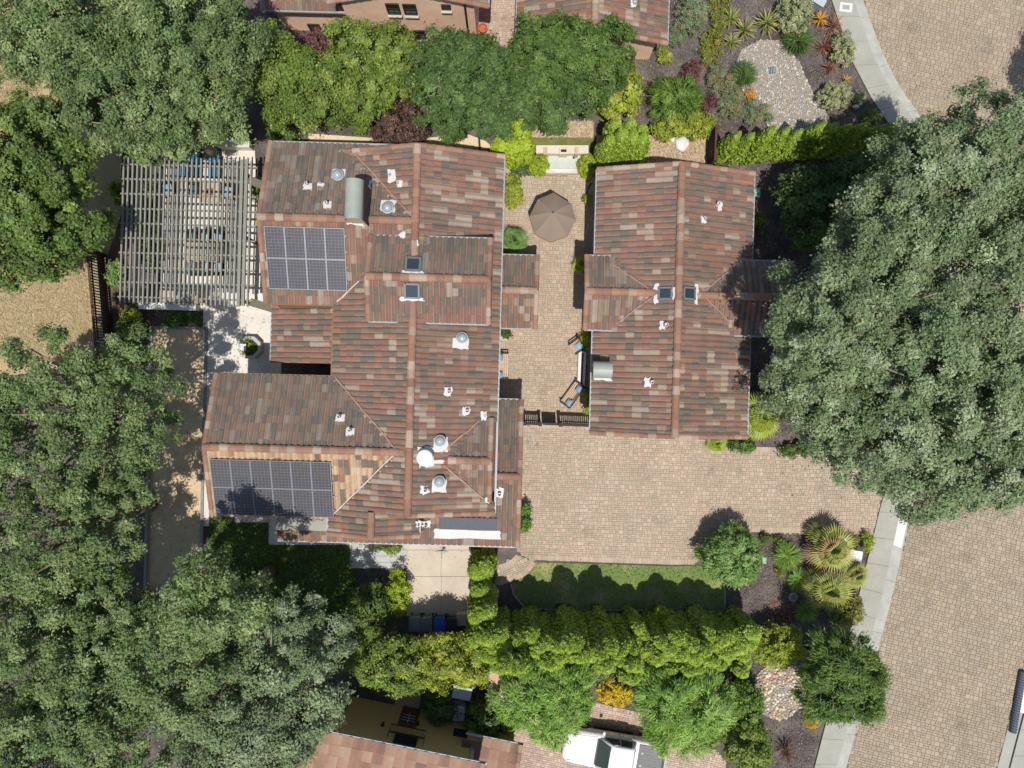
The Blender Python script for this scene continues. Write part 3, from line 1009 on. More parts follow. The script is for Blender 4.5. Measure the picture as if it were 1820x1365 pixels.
        cen = q + B @ Vector((dx, dy, 0.12))
        m.add(top + bot + [cen], [(i, (i + 1) % n, 2 * n) for i in range(n)] + [(n + i, n + (i + 1) % n, (i + 1) % n, i) for i in range(n)])
        return self.part(name, m, M_FLASH, parent)

    def vent(self, px, py, r=0.075, h=0.42, fw=0.42, fh=0.36, dx=0.0, dy=0.1, mat=None):
        q, p = self.on_roof(px, py)
        self.flash(q, p, fw, fh, dx, dy, 0.035)
        m = MB(); m.lathe(q, [(r * 1.5, 0.02), (r * 1.1, 0.12), (r, 0.14), (r, h), (r * 0.8, h), (r * 0.8, h - 0.16)], 12)
        m.cyl(q + Vector((0, 0, h - 0.2)), r * 0.8, r * 0.8, 0.02, 12)
        return self.part('vent_pipe', m, mat or M_FLASH)

    def tunnel(self, px, py, fw=0.75, fh=0.75, dx=0.0, dy=0.0, r=0.25):
        q, p = self.on_roof(px, py)
        self.flash(q, p, fw, fh, dx, dy, 0.03)
        m = MB(); m.lathe(q, [(r * 1.15, 0.0), (r * 1.1, 0.2), (r * 1.18, 0.22), (r * 1.18, 0.25), (r * 0.98, 0.26)], 20)
        t = self.part('light_tunnel', m, M_GREYMETAL)
        m = MB(); m.lathe(q, [(r * 0.98, 0.255), (r * 0.9, 0.33), (r * 0.65, 0.40), (r * 0.3, 0.435), (0.001, 0.445)], 20)
        self.part('dome', m, M_DOME, t, True)

    def skylight(self, px, py, w, h, apron):
        q, p = self.on_roof(px, py)
        B = self.basis(p)
        fr = MB()
        for sx, sy, ww, hh in ((0, h / 2, w, .09), (0, -h / 2, w, .09), (w / 2, 0, .09, h + .09), (-w / 2, 0, .09, h + .09)):
            fr.box(q + B @ Vector((sx, sy, 0.1)), (ww - 0.002 if ww > .2 else ww, hh, 0.22), M=B)
        s = self.part('skylight', fr, surf('skylight_frame', A(120, 124, 126), 0.5, 0.05, 5))
        g = MB(); g.box(q + B @ Vector((0, 0, 0.16)), (w - .09, h - .09, 0.02), M=B)
        self.part('pane', g, M_SKYGLASS, s)
        for ax, ay, aw, ah in apron:
            self.flash(q, p, aw, ah, ax, ay, 0.03)

    def window(self, cx, cz, w, h, yw, side=-1, frame=None, sill=None, bars=(1, 2), glass=None, axis='x'):
        """set in a wall; side -1 looks towards -y (axis x) or -x (axis y)"""
        def V(a, d, z):
            return (a, yw + side * d, z) if axis == 'x' else (yw + side * d, a, z)

        def bx(m, a, d, z, sa, sd, sz):
            m.box(V(a, d, z), (sa, sd, sz) if axis == 'x' else (sd, sa, sz))
        m = MB()
        t = 0.07
        bx(m, cx, 0.02, cz + h / 2, w + t, 0.1, t); bx(m, cx, 0.02, cz - h / 2, w + t, 0.1, t)
        bx(m, cx - w / 2, 0.02, cz, t, 0.098, h - t); bx(m, cx + w / 2, 0.02, cz, t, 0.098, h - t)
        for k in range(bars[0]): bx(m, cx - w / 2 + w * (k + 1) / (bars[0] + 1), 0.02, cz, 0.03, 0.05, h - t)
        for k in range(bars[1]): bx(m, cx, 0.021, cz - h / 2 + h * (k + 1) / (bars[1] + 1), w - t, 0.05, 0.03)
        o = self.part('window', m, frame or M_DARKWOOD)
        g = MB(); bx(g, cx, 0.006, cz, w - t, 0.02, h - t)
        self.part('pane', g, glass or M_WINGLASS, o)
        if sill:
            s = MB(); bx(s, cx, 0.09, cz - h / 2 - 0.07, w + 0.12, 0.2, 0.07)
            self.part('sill', s, sill, o)
        return o


def wall_open(w):
    return w if isinstance(w, str) else ''


# ---- the main house
MH = House('main_house', 'large cream house under a rambling brown tiled roof with two solar arrays', 'house', (650, 620), seed=2)
XR = -4.88
MH.gable('y', XR, 4.14, 4.14, 6.38, -6.5, 11.42, wall=True, rake=('n1', 'p1', 'p0'), gut='p',
         mask=lambda x, y: not (x > -1.02 and -5.86 < y < -1.84))
MH.gable('x', 7.76, 4.0, 4.04, 6.36, -12.45, -4.9, rake=('n0', 'p0'), gut='p', mask=lambda x, y: not (y > 11.4 and x > -7.5), wall='b')
MH.gable('x', -3.46, 3.54, 3.54, 6.18, -14.87, -5.0, rake=('n0', 'p0'), gut='p', gm=M_BRONZE, wall='b')
for p in MH.planes[-2:]:
    if p['y0'] < -3.5:      # the tan south slope
        p['pal'], p['wt'] = TPALTAN, TWTAN
MH.gable('x', 4.95, 2.04, 2.04, 6.87, -7.05, -1.24, rake=('n0', 'p0', 'n1', 'p1'), ov=0.2, gut='np')
MH.gable('x', -3.82, 2.03, 2.03, 5.83, -3.0, -0.98, rake=('n1', 'p1'), ov=0.3, wall='a')
MH.gable('y', -6.75, 2.27, 2.25, 5.757, -7.75, -6.5, rake=('n0', 'p0'), gut='p', wall='b')
MH.gable('y', -9.0, 3.8, 0, 4.27, 0.8, 3.95, sides='n', gut='n', ridge=False, ov=0.4)
MH.gable('x', 4.92, 1.9, 1.9, 3.53, -1.25, 1.15, rake=('n1', 'p1'), gut='np', ov=0.35, wall='a')
MH.gable('x', -4.74, 3.85, 3.86, 4.28, -12.2, 0.52, rake=('n1', 'p1'), gut='np', ov=0.35)
g = MB(); g.beam((-9.06, 0.1, 4.97), (-9.06, 3.72, 4.97), 0.13, 0.11); MH.part('gutter', g, M_BRONZE)
g = MB(); g.beam((-12.4, 3.72, 4.98), (-9.06, 3.72, 4.98), 0.13, 0.11); MH.part('gutter', g, M_BRONZE)
g = MB(); g.beam((-9.08, -7.72, 4.95), (-9.08, -7.02, 4.95), 0.13, 0.11); MH.part('gutter', g, M_GUTTER)
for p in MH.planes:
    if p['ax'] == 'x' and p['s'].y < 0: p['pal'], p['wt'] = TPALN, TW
MH.finish()
MH.valley((632, 275), (735, 388), 0.07)
MH.valley((600, 537), (640, 500), 0.075, surf('aged_flashing', A(204, 194, 182), .8, .15, 6))
MH.valley((598, 672), (705, 799), 0.07)
MH.valley((592, 915), (700, 808), 0.07, surf('aged_flashing'))
MH.valley((852, 748), (783, 806), 0.08); MH.valley((788, 826), (864, 890), 0.09)

# solar arrays
def panel_material():
    m, nt, bs = new_mat('solar_cells')
    tc = N(nt, 'ShaderNodeTexCoord')
    br = N(nt, 'ShaderNodeTexBrick'); br.offset = 0.0; br.squash = 1.0
    for k, v in (('Scale', 1.0), ('Mortar Size', 0.0065), ('Brick Width', 1 / 6.0), ('Row Height', 0.153), ('Mortar Smooth', 0.0), ('Bias', 0.0)):
        br.inputs[k].default_value = v
    br.inputs['Color1'].default_value = (*A(88, 82, 79), 1); br.inputs['Color2'].default_value = (*A(76, 76, 84), 1)
    br.inputs['Mortar'].default_value = (*A(134, 133, 134), 1)
    nt.links.new(tc.outputs['Object'], br.inputs['Vector'])
    b2 = N(nt, 'ShaderNodeTexBrick'); b2.offset = 0.0
    for k, v in (('Scale', 1.0), ('Mortar Size', 0.004), ('Brick Width', 1 / 18.0), ('Row Height', 4.0), ('Mortar Smooth', 0.0)):
        b2.inputs[k].default_value = v
    nt.links.new(tc.outputs['Object'], b2.inputs['Vector'])
    mx = N(nt, 'ShaderNodeMix', data_type='RGBA'); mx.inputs[0].default_value = 1
    b2.inputs['Color1'].default_value = b2.inputs['Color2'].default_value = (0, 0, 0, 1)
    b2.inputs['Mortar'].default_value = (0.3, 0.3, 0.3, 1)
    nt.links.new(b2.outputs['Color'], mx.inputs[0])
    nt.links.new(br.outputs['Color'], mx.inputs[6]); mx.inputs[7].default_value = (*A(158, 158, 166), 1)
    nt.links.new(mx.outputs[2], bs.inputs['Base Color'])
    bs.inputs['Roughness'].default_value = 0.22
    bs.inputs['Specular IOR Level'].default_value = 0.35
    return m


M_CELL = panel_material()


def solar_array(hs, plane, x0, x1, y0, y1, nx, ny):
    B = hs.basis(plane); k = math.hypot(1, plane['k'])
    w, h = (x1 - x0) / nx, (y1 - y0) * k / ny
    m = MB(); m.box((0, 0, 0), (w - 0.05, h - 0.05, 0.03)); t = obj('tmp', m, M_CELL); cell = t.data; bpy.data.objects.remove(t)
    m = MB()
    for sx, sy, ww, hh in ((0, h / 2 - .018, w - .012, .026), (0, -h / 2 + .018, w - .012, .026), (w / 2 - .018, 0, .026, h - .064), (-w / 2 + .018, 0, .026, h - .064)):
        m.box((sx, sy, 0), (ww, hh, 0.05))
    t = obj('tmp', m, surf('panel_frame', A(152, 154, 160), 0.45, 0.05, 5, metal=0.3)); fr = t.data; bpy.data.objects.remove(t)
    for i in range(nx):
        for j in range(ny):
            x, y = x0 + (i + .5) * w, y0 + (j + .5) * h / k
            z = plane['O'].z + plane['k'] * (y - plane['O'].y)
            q = Vector((x, y, z)) + plane['n'] * 0.17
            o = link('solar_panel', cell, hs.root)
            o.matrix_local = Matrix.Translation(hs.W(*q) - WLOC[hs.root.name]) @ (hs.R @ B).to_4x4()
            link('frame', fr, o)
    m = MB()
    for j in (0.25, 0.75, 1.25, 1.75):
        y = y0 + j * h / k
        z = plane['O'].z + plane['k'] * (y - plane['O'].y)
        q = Vector(((x0 + x1) / 2, y, z)) + plane['n'] * 0.11
        m.box(q, (x1 - x0 + 0.1, 0.05, 0.05), M=B)
    hs.part('mounting_rail', m, M_GREYMETAL)


PA = [p for p in MH.planes if p['ax'] == 'x' and abs(p['y1'] - 7.76) < .01][0]
PB = [p for p in MH.planes if p['ax'] == 'x' and abs(p['y1'] + 3.46) < .01][0]
solar_array(MH, PA, -12.2, -8.3, 4.46, 7.36, 4, 2)
solar_array(MH, PB, -14.62, -8.72, -6.86, -3.98, 6, 2)

# skylights, tunnels, vents
MH.skylight(735, 472, 0.66, 0.66, [(0, 0.42, 1.05, 0.14)])
MH.skylight(733, 516, 0.66, 0.66, [(0, -0.42, 1.15, 0.16)])
MH.tunnel(602, 313, 0.6, 0.5, 0, -0.1); MH.tunnel(690, 371, 0.7, 0.6, 0, -0.1); MH.tunnel(822, 601, 0.5, 0.8, -0.28, 0.1)
MH.tunnel(783, 783, 0.7, 0.7, -0.2, 0.0); MH.tunnel(782, 855, 0.7, 0.7, -0.2, 0.05)
for a in ((548, 329), (571, 327, .05, .3, .3, .2), (583, 363), (694, 313, .06, .3, .6, .36), (708, 327, .06, .3, .3, .3), (799, 696), (831, 730), (862, 739, .05, .2, .42, .3),
          (605, 740), (624, 764), (757, 870), (758, 933), (888, 877, .09, .4, .4, .5), (745, 932, .05, .3, .25, .3), (736, 432, .05, .4, .3, .3)):
    MH.vent(*a)
for f in ((658, 330, .1, .5), (716, 418, .25, .4), (768, 820, .16, 1.1), (866, 888, .22, .25), (745, 1, .1, .1)):
    if f[1] > 100:
        q, p = MH.on_roof(f[0], f[1]); MH.flash(q, p, f[2], f[3], 0, 0, 0.03)
# big round flue cap
q, p = MH.on_roof(757, 812)
MH.flash(q, p, 0.95, 0.75, 0, 0, 0.05)
m = MB(); m.lathe(q, [(0.36, 0), (0.36, 0.45), (0.40, 0.47), (0.40, 0.52), (0.36, 0.55), (0.3, 0.56), (0.2, 0.565), (0.001, 0.57)], 28)
MH.part('flue_cap', m, M_WHITE, None)


def vault(hs, c, w, ln, zb, zt, axis, name='chimney'):
    """square shaft under a barrel-vaulted metal cowl open at the ends"""
    m = MB()
    sx, sy = (w, ln) if axis == 'y' else (ln, w)
    m.box((c[0], c[1], (zb + zt) / 2 - 0.2), (sx * 0.86, sy * 0.86, zt - zb - 0.1))
    ch = hs.part(name, m, M_STUCCO)
    v = MB()
    n = 12
    for s0, s1 in ((-ln / 2, ln / 2),):
        vs = []
        for s in (s0, s1):
            for rr in (w / 2, w / 2 - 0.04):
                for i in range(n + 1):
                    t = PI * i / n
                    a, z = math.cos(t) * rr, math.sin(t) * rr * 0.95 + zt - 0.25
                    vs.append((c[0] + a, c[1] + s, z) if axis == 'y' else (c[0] + s, c[1] + a, z))
        k = n + 1
        fs = []
        for i in range(n):
            fs += [(i, i + 1, 2 * k + i + 1, 2 * k + i), (k + i + 1, k + i, 3 * k + i, 3 * k + i + 1), (i, k + i, k + i + 1, i + 1), (2 * k + i + 1, 3 * k + i + 1, 3 * k + i, 2 * k + i)]
        v.add(vs, fs)
    z = zt - 0.26
    e = 0.05
    for s in (-1, 1):
        if axis == 'y': v.box((c[0] + s * (w / 2 - 0.02), c[1], z - 0.12), (0.04, ln, 0.26))
        else: v.box((c[0], c[1] + s * (w / 2 - 0.02), z - 0.12), (ln, 0.04, 0.26))
    hs.part('cowl', v, M_CHIMCAP, ch)
    for s in (-1, 1):
        b = MB(); b.box((c[0], c[1] + s * ln * 0.3, z + 0.05) if axis == 'y' else (c[0] + s * ln * 0.3, c[1], z + 0.05), (w * .8, .02, .3) if axis == 'y' else (.02, w * .8, .3))
        hs.part('screen', b, M_BLACK, ch)


q = MH.L(627, 353, 8.0)
vault(MH, (q.x, q.y), 0.84, 1.85, 5.5, 8.0, 'y')
m = MB(); m.box((q.x + .43, q.y, 6.85), (.05, 1.8, 1.7)); MH.part('chimney_dark_panel', m, M_BLACK)  # black panel added to darken the chimney's east side
q, p = MH.on_roof(632, 394); MH.flash(q, p, 0.95, 0.3, 0, 0, 0.06)
# dark ribbed panel let into the low south roof, white flashing below it
q0, p = MH.on_roof(832, 929)
B = MH.basis(p)
m = MB()
m.box(q0 + B @ Vector((0, 0, 0.10)), (3.05, 0.72, 0.06), M=B)
for k in range(16): m.box(q0 + B @ Vector((-1.43 + k * 0.19, 0, 0.14)), (0.03, 0.7, 0.03), M=B)
MH.part('ribbed_panel', m, surf('charcoal_panel', A(96, 98, 106), 0.6, 0.1, 5))
MH.flash(q0, p, 3.5, 0.55, -0.05, -0.64, 0.03)
m = MB(); m.box((-10.65, -7.5, 3.36), (3.05, 0.95, 0.2)); MH.part('balcony_deck', m, M_CONC)
# windows and doors of the courtyard side and the patio side
MH.window(9.3, 1.5, 1.6, 1.3, -1.16, 1, axis='y', sill=M_WHITE); MH.window(7.6, 3.9, 1.2, 1.0, -1.16, 1, axis='y', sill=M_WHITE)
MH.window(1.2, 3.9, 1.2, 1.0, -1.16, 1, axis='y', sill=M_WHITE); MH.window(1.6, 1.1, 1.0, 2.1, -1.16, 1, axis='y', bars=(0, 1))
MH.window(-11.0, 1.6, 1.4, 1.3, -8.165, -1, sill=M_WHITE)

# ---- guest house
GH = House('guest_house', 'smaller tiled house east of the courtyard with two skylights at its ridge', 'house', (1195, 520), seed=5)
GH.gable('y', 8.12, 4.0, 4.0, 5.53, -2.39, 11.14, rake=('n0', 'n1', 'p0', 'p1'), gut='np')
GH.gable('x', 4.76, 1.84, 1.84, 5.13, 3.63, 7.4, rake=('n0', 'p0'), gut='np', ov=0.35, wall='b')
GH.gable('x', 4.7, 1.87, 1.87, 5.13, 8.9, 13.7, rake=('n1', 'p1'), gut='np', ov=0.35, wall='a')
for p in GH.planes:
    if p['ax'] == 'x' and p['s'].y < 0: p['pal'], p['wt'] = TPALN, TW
GH.finish()
for a in (((1089, 471), (1163, 521)), ((1094, 576), (1163, 526)), ((1295, 482), (1245, 523)), ((1306, 585), (1253, 529))):
    GH.valley(*a, 0.055)
GH.skylight(1183, 522, 0.56, 0.62, [(0, -0.44, 1.0, 0.22), (0.0, 0.4, 0.6, 0.12)])
GH.skylight(1222, 522, 0.56, 0.62, [(0, -0.44, 1.0, 0.2), (0.0, 0.4, 0.6, 0.12)])
GH.vent(1274, 364, .09, .4, .45, .3, -0.1, -0.1); GH.vent(1252, 391, .06, .3, .3, .25); GH.vent(1182, 578, .1, .4, .45, .3, 0, -0.15); GH.vent(1157, 679, .09, .4, .5, .3, 0, -0.15)
q = GH.L(1071, 657, 5.4)
vault(GH, (q.x, q.y), 0.82, 0.95, 3.9, 5.5, 'x')
q, p = GH.on_roof(1072, 672); GH.flash(q, p, 0.2, 0.9, 0, 0, 0.04)
GH.window(8.6, 1.3, 1.4, 1.2, 4.54, -1, axis='y', sill=M_WHITE); GH.window(0.6, 1.05, 2.0, 2.1, 4.54, -1, axis='y', bars=(3, 0))
for x in (6.4, 9.7):
    m = MB()
    m.box((x, -1.99, 1.15), (2.6, 0.06, 2.3))
    d = GH.part('garage_door', m, M_DARKWOOD)
    for k in range(4):
        mm = MB(); mm.box((x, -2.03, 0.3 + k * 0.57), (2.5, 0.04, 0.5)); GH.part('panel', mm, M_DARKWOOD, d)

# ---- brown house to the north (two parts of one street front)
NB = House('brown_house', 'two storey brown stucco house with cream window sills beyond the tall hedge', 'house', (700, 40), walls=M_STUCCO_BROWN, singles=60, seed=8)
NB.gable('y', -5.75, 4.0, 4.0, 6.33, 18.95, 30.0, rake=('n0', 'p0'), gut='p', ov=0.1, wall=False)
NB.gable('x', 23.0, 3.45, 3.45, 4.15, -13.9, -9.15, rake=(), gut='n', ov=0.4)
m = MB(); m.box((-5.83, 24.3, 2.4), (6.75, 10.4, 5.6)); NB.part('wall', m, M_STUCCO_BROWN)
NB.finish()
YW = 19.1
for px, py, w, h, sl in ((699, 15, 0.62, 0.95, 1), (729, 16, 0.62, 0.95, 1), (793, 12, 0.42, 0.42, 1), (746, 61, 0.6, 0.9, 1)):
    q = NB.wall_pt(px, py, YW)
    NB.window(q.x, q.z, w, h, YW, -1, M_DARKWOOD, M_CONC_TAN, (1, 1))
for px, py in ((560, 49), (588, 49)):
    q = NB.wall_pt(px, py, 19.95)
    NB.window(q.x, q.z, 0.62, 0.8, 19.95, -1, M_DARKWOOD, None, (1, 1))
for k in range(8):
    m = MB(); m.beam((-13.5 + k * 0.58, 19.65, 2.86), (-13.5 + k * 0.58, 20.2, 2.95), 0.09, 0.14); NB.part('rafter_tail', m, M_STUCCO_BROWN)
m = MB(); m.tube([(-2.9, 19.02, 4.9), (-2.9, 19.02, 0.1)], 0.06); NB.part('downpipe', m, M_DARKWOOD)
m = MB(); m.tube([(-10.3, 19.9, 2.8), (-10.3, 19.9, 0.1)], 0.05); NB.part('downpipe', m, M_STUCCO_BROWN)

NG = House('brown_garage', 'single storey brown garage with a tiled gable beside the corner garden', 'garage', (1055, 40), walls=M_STUCCO_BROWN, singles=200, seed=9)
NG.gable('y', 3.76, 4.0, 4.0, 4.13, 18.4, 30.0, rake=('n0', 'p0'), gut='np', ov=0.42)
NG.finish()
NG.vent(1127, 8, .1, .4, .35, .3)

# ---- beige house to the south, turned about eleven degrees
TS = math.radians(-11.4)
SB = House('beige_house', 'beige stucco house with a small iron balcony and pinkish tiles at the frame bottom', 'house', (720, 1330), th=TS, walls=M_STUCCO_BEIGE, tile_w=0.55, tile_l=0.47, pal=TPALPINK, wt=TWPINK, singles=150, seed=10)
e0, e1 = SB.L(548, 1296, 5.2), SB.L(858, 1357, 5.2)
ye = (e0.y + e1.y) / 2
SB.gable('x', ye - 4.2, 4.2, 4.2, 5.2 + 4.2 * SLOPE, e0.x - 0.4, e1.x, gut='', rake=('p1',), ov=0.45)
f0, f1 = SB.L(833, 1304, 2.9), SB.L(925, 1326, 2.9)
yf = (f0.y + f1.y) / 2
SB.gable('x', yf - 3.6, 3.6, 3.6, 2.9 + 3.6 * SLOPE, f0.x - 0.3, f1.x, rake=('p1',), ov=0.3)
PROF_LOW = np.array([(0, .008), (.12, .03), (.25, .046), (.38, .04), (.5, .014), (.75, .02), (1.0, .008)])
SB.finish(PROF_LOW)
yw = ye - 0.45
m = MB()
m.box(((e0.x + e1.x) / 2, ye + 0.03, 5.14), (e1.x - e0.x + 0.4, 0.1, 0.1)); SB.part('gutter', m, M_GUTTER)
m = MB()
m.box(((f0.x + f1.x) / 2, yf + 0.03, 2.84), (f1.x - f0.x + 0.3, 0.1, 0.1)); SB.part('gutter', m, M_GUTTER)
q = SB.wall_pt(728, 1272, yw)
m = MB(); m.box((q.x, yw + 0.03, 1.08), (1.0, 0.08, 2.15)); d = SB.part('door', m, surf('brown_door', A(110, 76, 54), 0.6, 0.15, 5))
m = MB(); m.box((q.x, yw + 0.075, 1.35), (0.7, 0.02, 1.2)); SB.part('pane', m, M_WINGLASS, d)
m = MB()
for k in range(1, 4): m.box((q.x, yw + 0.09, 0.75 + k * 0.3), (0.7, 0.014, 0.025))
m.box((q.x, yw + 0.092, 1.35), (0.025, 0.014, 1.2)); SB.part('muntins', m, M_WHITE, d)
for px, py, w, h in ((602, 1256, 0.8, 0.8), (818, 1304, 0.7, 0.7)):
    q = SB.wall_pt(px, py, yw); SB.window(q.x, q.z, w, h, yw, 1, M_DARKWOOD, None, (1, 1))
# balcony of thin iron bars in front of an upper window
q = SB.wall_pt(720, 1318, yw)
SB.window(q.x, 3.75, 1.15, 1.1, yw, 1, M_DARKWOOD, None, (1, 0))
m = MB()
bx0, bx1, bd, bz = q.x - 0.95, q.x + 0.95, 0.42, 3.0
m.box((q.x, yw + bd - .02, bz), (1.9, .04, 0.04)); m.box((q.x, yw + .02, bz), (1.9, .04, 0.04))
for k in range(17):
    x = bx0 + 1.9 * k / 16
    m.tube([(x, yw + bd, bz), (x, yw + bd + 0.05, bz + 0.45), (x, yw + bd, bz + 0.9)], 0.012, 5)
for x in (bx0, bx1):
    for z in (0.45, 0.9): m.tube([(x, yw, bz + z), (x, yw + bd, bz + z)], 0.014, 5)
m.tube([(bx0, yw + bd, bz + 0.9), (bx1, yw + bd, bz + 0.9)], 0.02, 6)
SB.part('balcony', m, M_BLACK)
for k in range(12):
    m = MB(); x = e0.x + 0.4 + k * 0.72; m.beam((x, yw - 0.02, 4.98), (x, ye - 0.05, 4.98), 0.09, 0.13); SB.part('rafter_tail', m, M_DARKWOOD)
m = MB(); m.tube([(e1.x - 0.6, yw + 0.06, 5.0), (e1.x - 0.6, yw + 0.06, 0.1)], 0.05); SB.part('downpipe', m, M_GUTTER)
for px, py in ((680, 1290), (742, 1288)):
    q = SB.wall_pt(px, py, yw); m = MB(); m.box((q.x, yw + 0.08, q.z), (0.14, 0.16, 0.26)); SB.part('wall_lamp', m, M_BLACK)

# ------------------------------------------------------------------ vegetation
def nrm(v):
    return v / (np.linalg.norm(v, axis=1, keepdims=True) + 1e-9)


def L3(*cs):
    return [np.array(lin(*c)) * 1.05 for c in cs]


OAK = L3((112, 132, 80), (132, 150, 96), (94, 117, 68), (152, 165, 114), (104, 124, 72))
OAKGREY = L3((122, 140, 98), (146, 160, 120), (104, 124, 84), (166, 176, 142), (114, 132, 90))
GREEN = L3((94, 118, 54), (112, 134, 66), (80, 102, 46), (128, 146, 80))
BRIGHT = L3((112, 134, 54), (130, 148, 66), (92, 116, 48), (146, 160, 82))
YELLOWG = L3((144, 158, 52), (162, 172, 64), (124, 142, 50), (178, 182, 86))
LIME = L3((146, 166, 40), (158, 176, 50), (130, 152, 38), (168, 182, 62))
CYP = L3((128, 152, 46), (146, 168, 58), (104, 132, 42), (160, 178, 74))
DEEP = L3((82, 108, 52), (98, 124, 66), (70, 94, 45), (112, 136, 78))
MID = L3((88, 116, 50), (104, 130, 60), (74, 100, 44), (120, 142, 72))
PLUM = L3((130, 84, 80), (110, 70, 72), (146, 100, 92), (92, 62, 64))
BROWNP = L3((112, 88, 76), (96, 74, 66), (130, 104, 88), (84, 66, 60))
GOLD = L3((226, 192, 50), (208, 176, 44), (236, 208, 90), (190, 160, 50))
ORANGEP = L3((216, 150, 40), (196, 130, 36), (228, 176, 70))
GREYG = L3((158, 164, 118), (174, 178, 136), (142, 150, 106), (184, 186, 150))
OLIVE = L3((130, 136, 62), (146, 150, 74), (114, 122, 54), (150, 138, 70))
FEATHER = L3((130, 164, 72), (148, 178, 90), (112, 146, 62), (164, 186, 108))
PERIW = L3((124, 156, 80), (142, 170, 98), (106, 140, 70), (156, 180, 118))
PINEG = L3((98, 130, 50), (116, 146, 60), (80, 112, 44), (134, 156, 76))
LAVENDER = L3((130, 150, 112), (148, 164, 130), (112, 132, 96), (160, 150, 110))


def leaf_quads(c, n, L, w, col, rng, a=None):
    """one pointed three-cornered leaf per point"""
    m = len(c)
    if a is None: a = rng.normal(size=(m, 3))
    t = nrm(a - n * (a * n).sum(1, keepdims=True))
    b = np.cross(n, t)
    L = L[:, None] / 2; w = w[:, None] * 0.62
    V = np.stack([c - t * L * .8 - b * w, c - t * L * .8 + b * w, c + t * L * 1.2], 1).reshape(-1, 3)
    return V, np.arange(3 * m).reshape(-1, 3), col


def foliage(lobes, pal, rng, size=0.17, aspect=0.55, clump=0.55, dens=330, align=0.0, down=-0.25, rough=0.16, fill=0.35, clumpvar=0.16, flat=0.0, fullness=1.15, low=-0.25):
    """leaves gathered in clumps over the surface of a few overlapping crowns; lobes are (x, y, z, rx, ry, rz)"""
    Cs, Ns, As, Ks = [], [], [], []
    lob = np.array(lobes, float)
    pal = np.array(pal)
    for li, (x, y, z, rx, ry, rz) in enumerate(lob):
        r = (rx * ry) ** 0.5
        area = 2 * PI * r * (r + rz) * 0.5 * (1 - low * 0.6)
        nc = max(5, int(area / (PI * clump * clump) * fullness * 1.5))
        d = nrm(rng.normal(size=(nc * 3, 3)))
        d = d[d[:, 2] > low][:nc]
        ph = rng.random(6) * 6.28
        wob = 1 + rough * (np.sin(3 * d[:, 0] + ph[0]) * np.sin(3 * d[:, 1] + ph[1]) + 0.7 * np.sin(6 * d[:, 0] + ph[2]) * np.cos(6 * d[:, 1] + ph[3])) + rng.normal(0, rough * 0.45, len(d))
        cc = d * np.array([rx, ry, rz]) * np.clip(wob, 0.55, 1.25)[:, None] * (1 - clump * 0.5 / max(r, .3)) + np.array([x, y, z])
        keep = np.ones(len(cc), bool)
        for lj, l2 in enumerate(lob):
            if lj != li:
                keep &= (((cc - l2[:3]) / l2[3:]) ** 2).sum(1) > 0.55
        cc, d = cc[keep], d[keep]
        per = max(6, int(dens * PI * clump * clump / 1.5))
        k = len(cc)
        cr = clump * (0.5 + 1.0 * rng.random(k))
        o = nrm(rng.normal(size=(k * per, 3)) + np.repeat(d, per, 0) * 0.7 + np.array([0, 0, 0.35]))
        rad = np.repeat(cr, per) * np.minimum(np.abs(rng.normal(0.62, 0.3, k * per)), 1.5)
        p = np.repeat(cc, per, 0) + o * rad[:, None] * np.array([1, 1, 0.8])
        Cs.append(p)
        Ns.append(nrm(o * 0.55 + np.repeat(d, per, 0) * 0.3 + np.array([0, 0, 0.45]) + rng.normal(0, 0.45, (k * per, 3))))
        As.append(nrm(np.repeat(d, per, 0) * np.array([1, 1, 0.3]) + o * 0.6 + np.array([0, 0, down]) + rng.normal(0, 0.35, (k * per, 3))))
        base = pal[rng.integers(0, len(pal), k)] * (1 + rng.normal(0, clumpvar, (k, 1)))
        lc = np.repeat(base, per, 0) * 0.6 + pal[rng.integers(0, len(pal), k * per)] * 0.4
        Ks.append(lc * (1 + rng.normal(0, 0.16, (k * per, 1))))
        nf = int(k * per * fill)
        if nf:
            o = nrm(rng.normal(size=(nf, 3))); o[:, 2] = np.abs(o[:, 2]) * 0.9 - 0.2
            p = o * np.array([rx, ry, rz]) * (0.3 + 0.5 * rng.random((nf, 1))) + np.array([x, y, z])
            Cs.append(p); Ns.append(nrm(o * 0.4 + np.array([0, 0, .6]) + rng.normal(0, .4, (nf, 3)))); As.append(o)
            Ks.append(pal[rng.integers(0, len(pal), nf)] * 0.9)
    c, n, a, kcol = map(np.concatenate, (Cs, Ns, As, Ks))
    ok = c[:, 2] > 0.02 if flat == 0 else np.ones(len(c), bool)
    c, n, a, kcol = c[ok], n[ok], a[ok], kcol[ok]
    m = len(c)
    L = size * (0.65 + 0.7 * rng.random(m))
    V, Q, K = leaf_quads(c, n, L, L * aspect, np.clip(kcol, 0.004, 0.7), rng, a if align > 0 else None)
    return V, Q, K


SEED = [100]


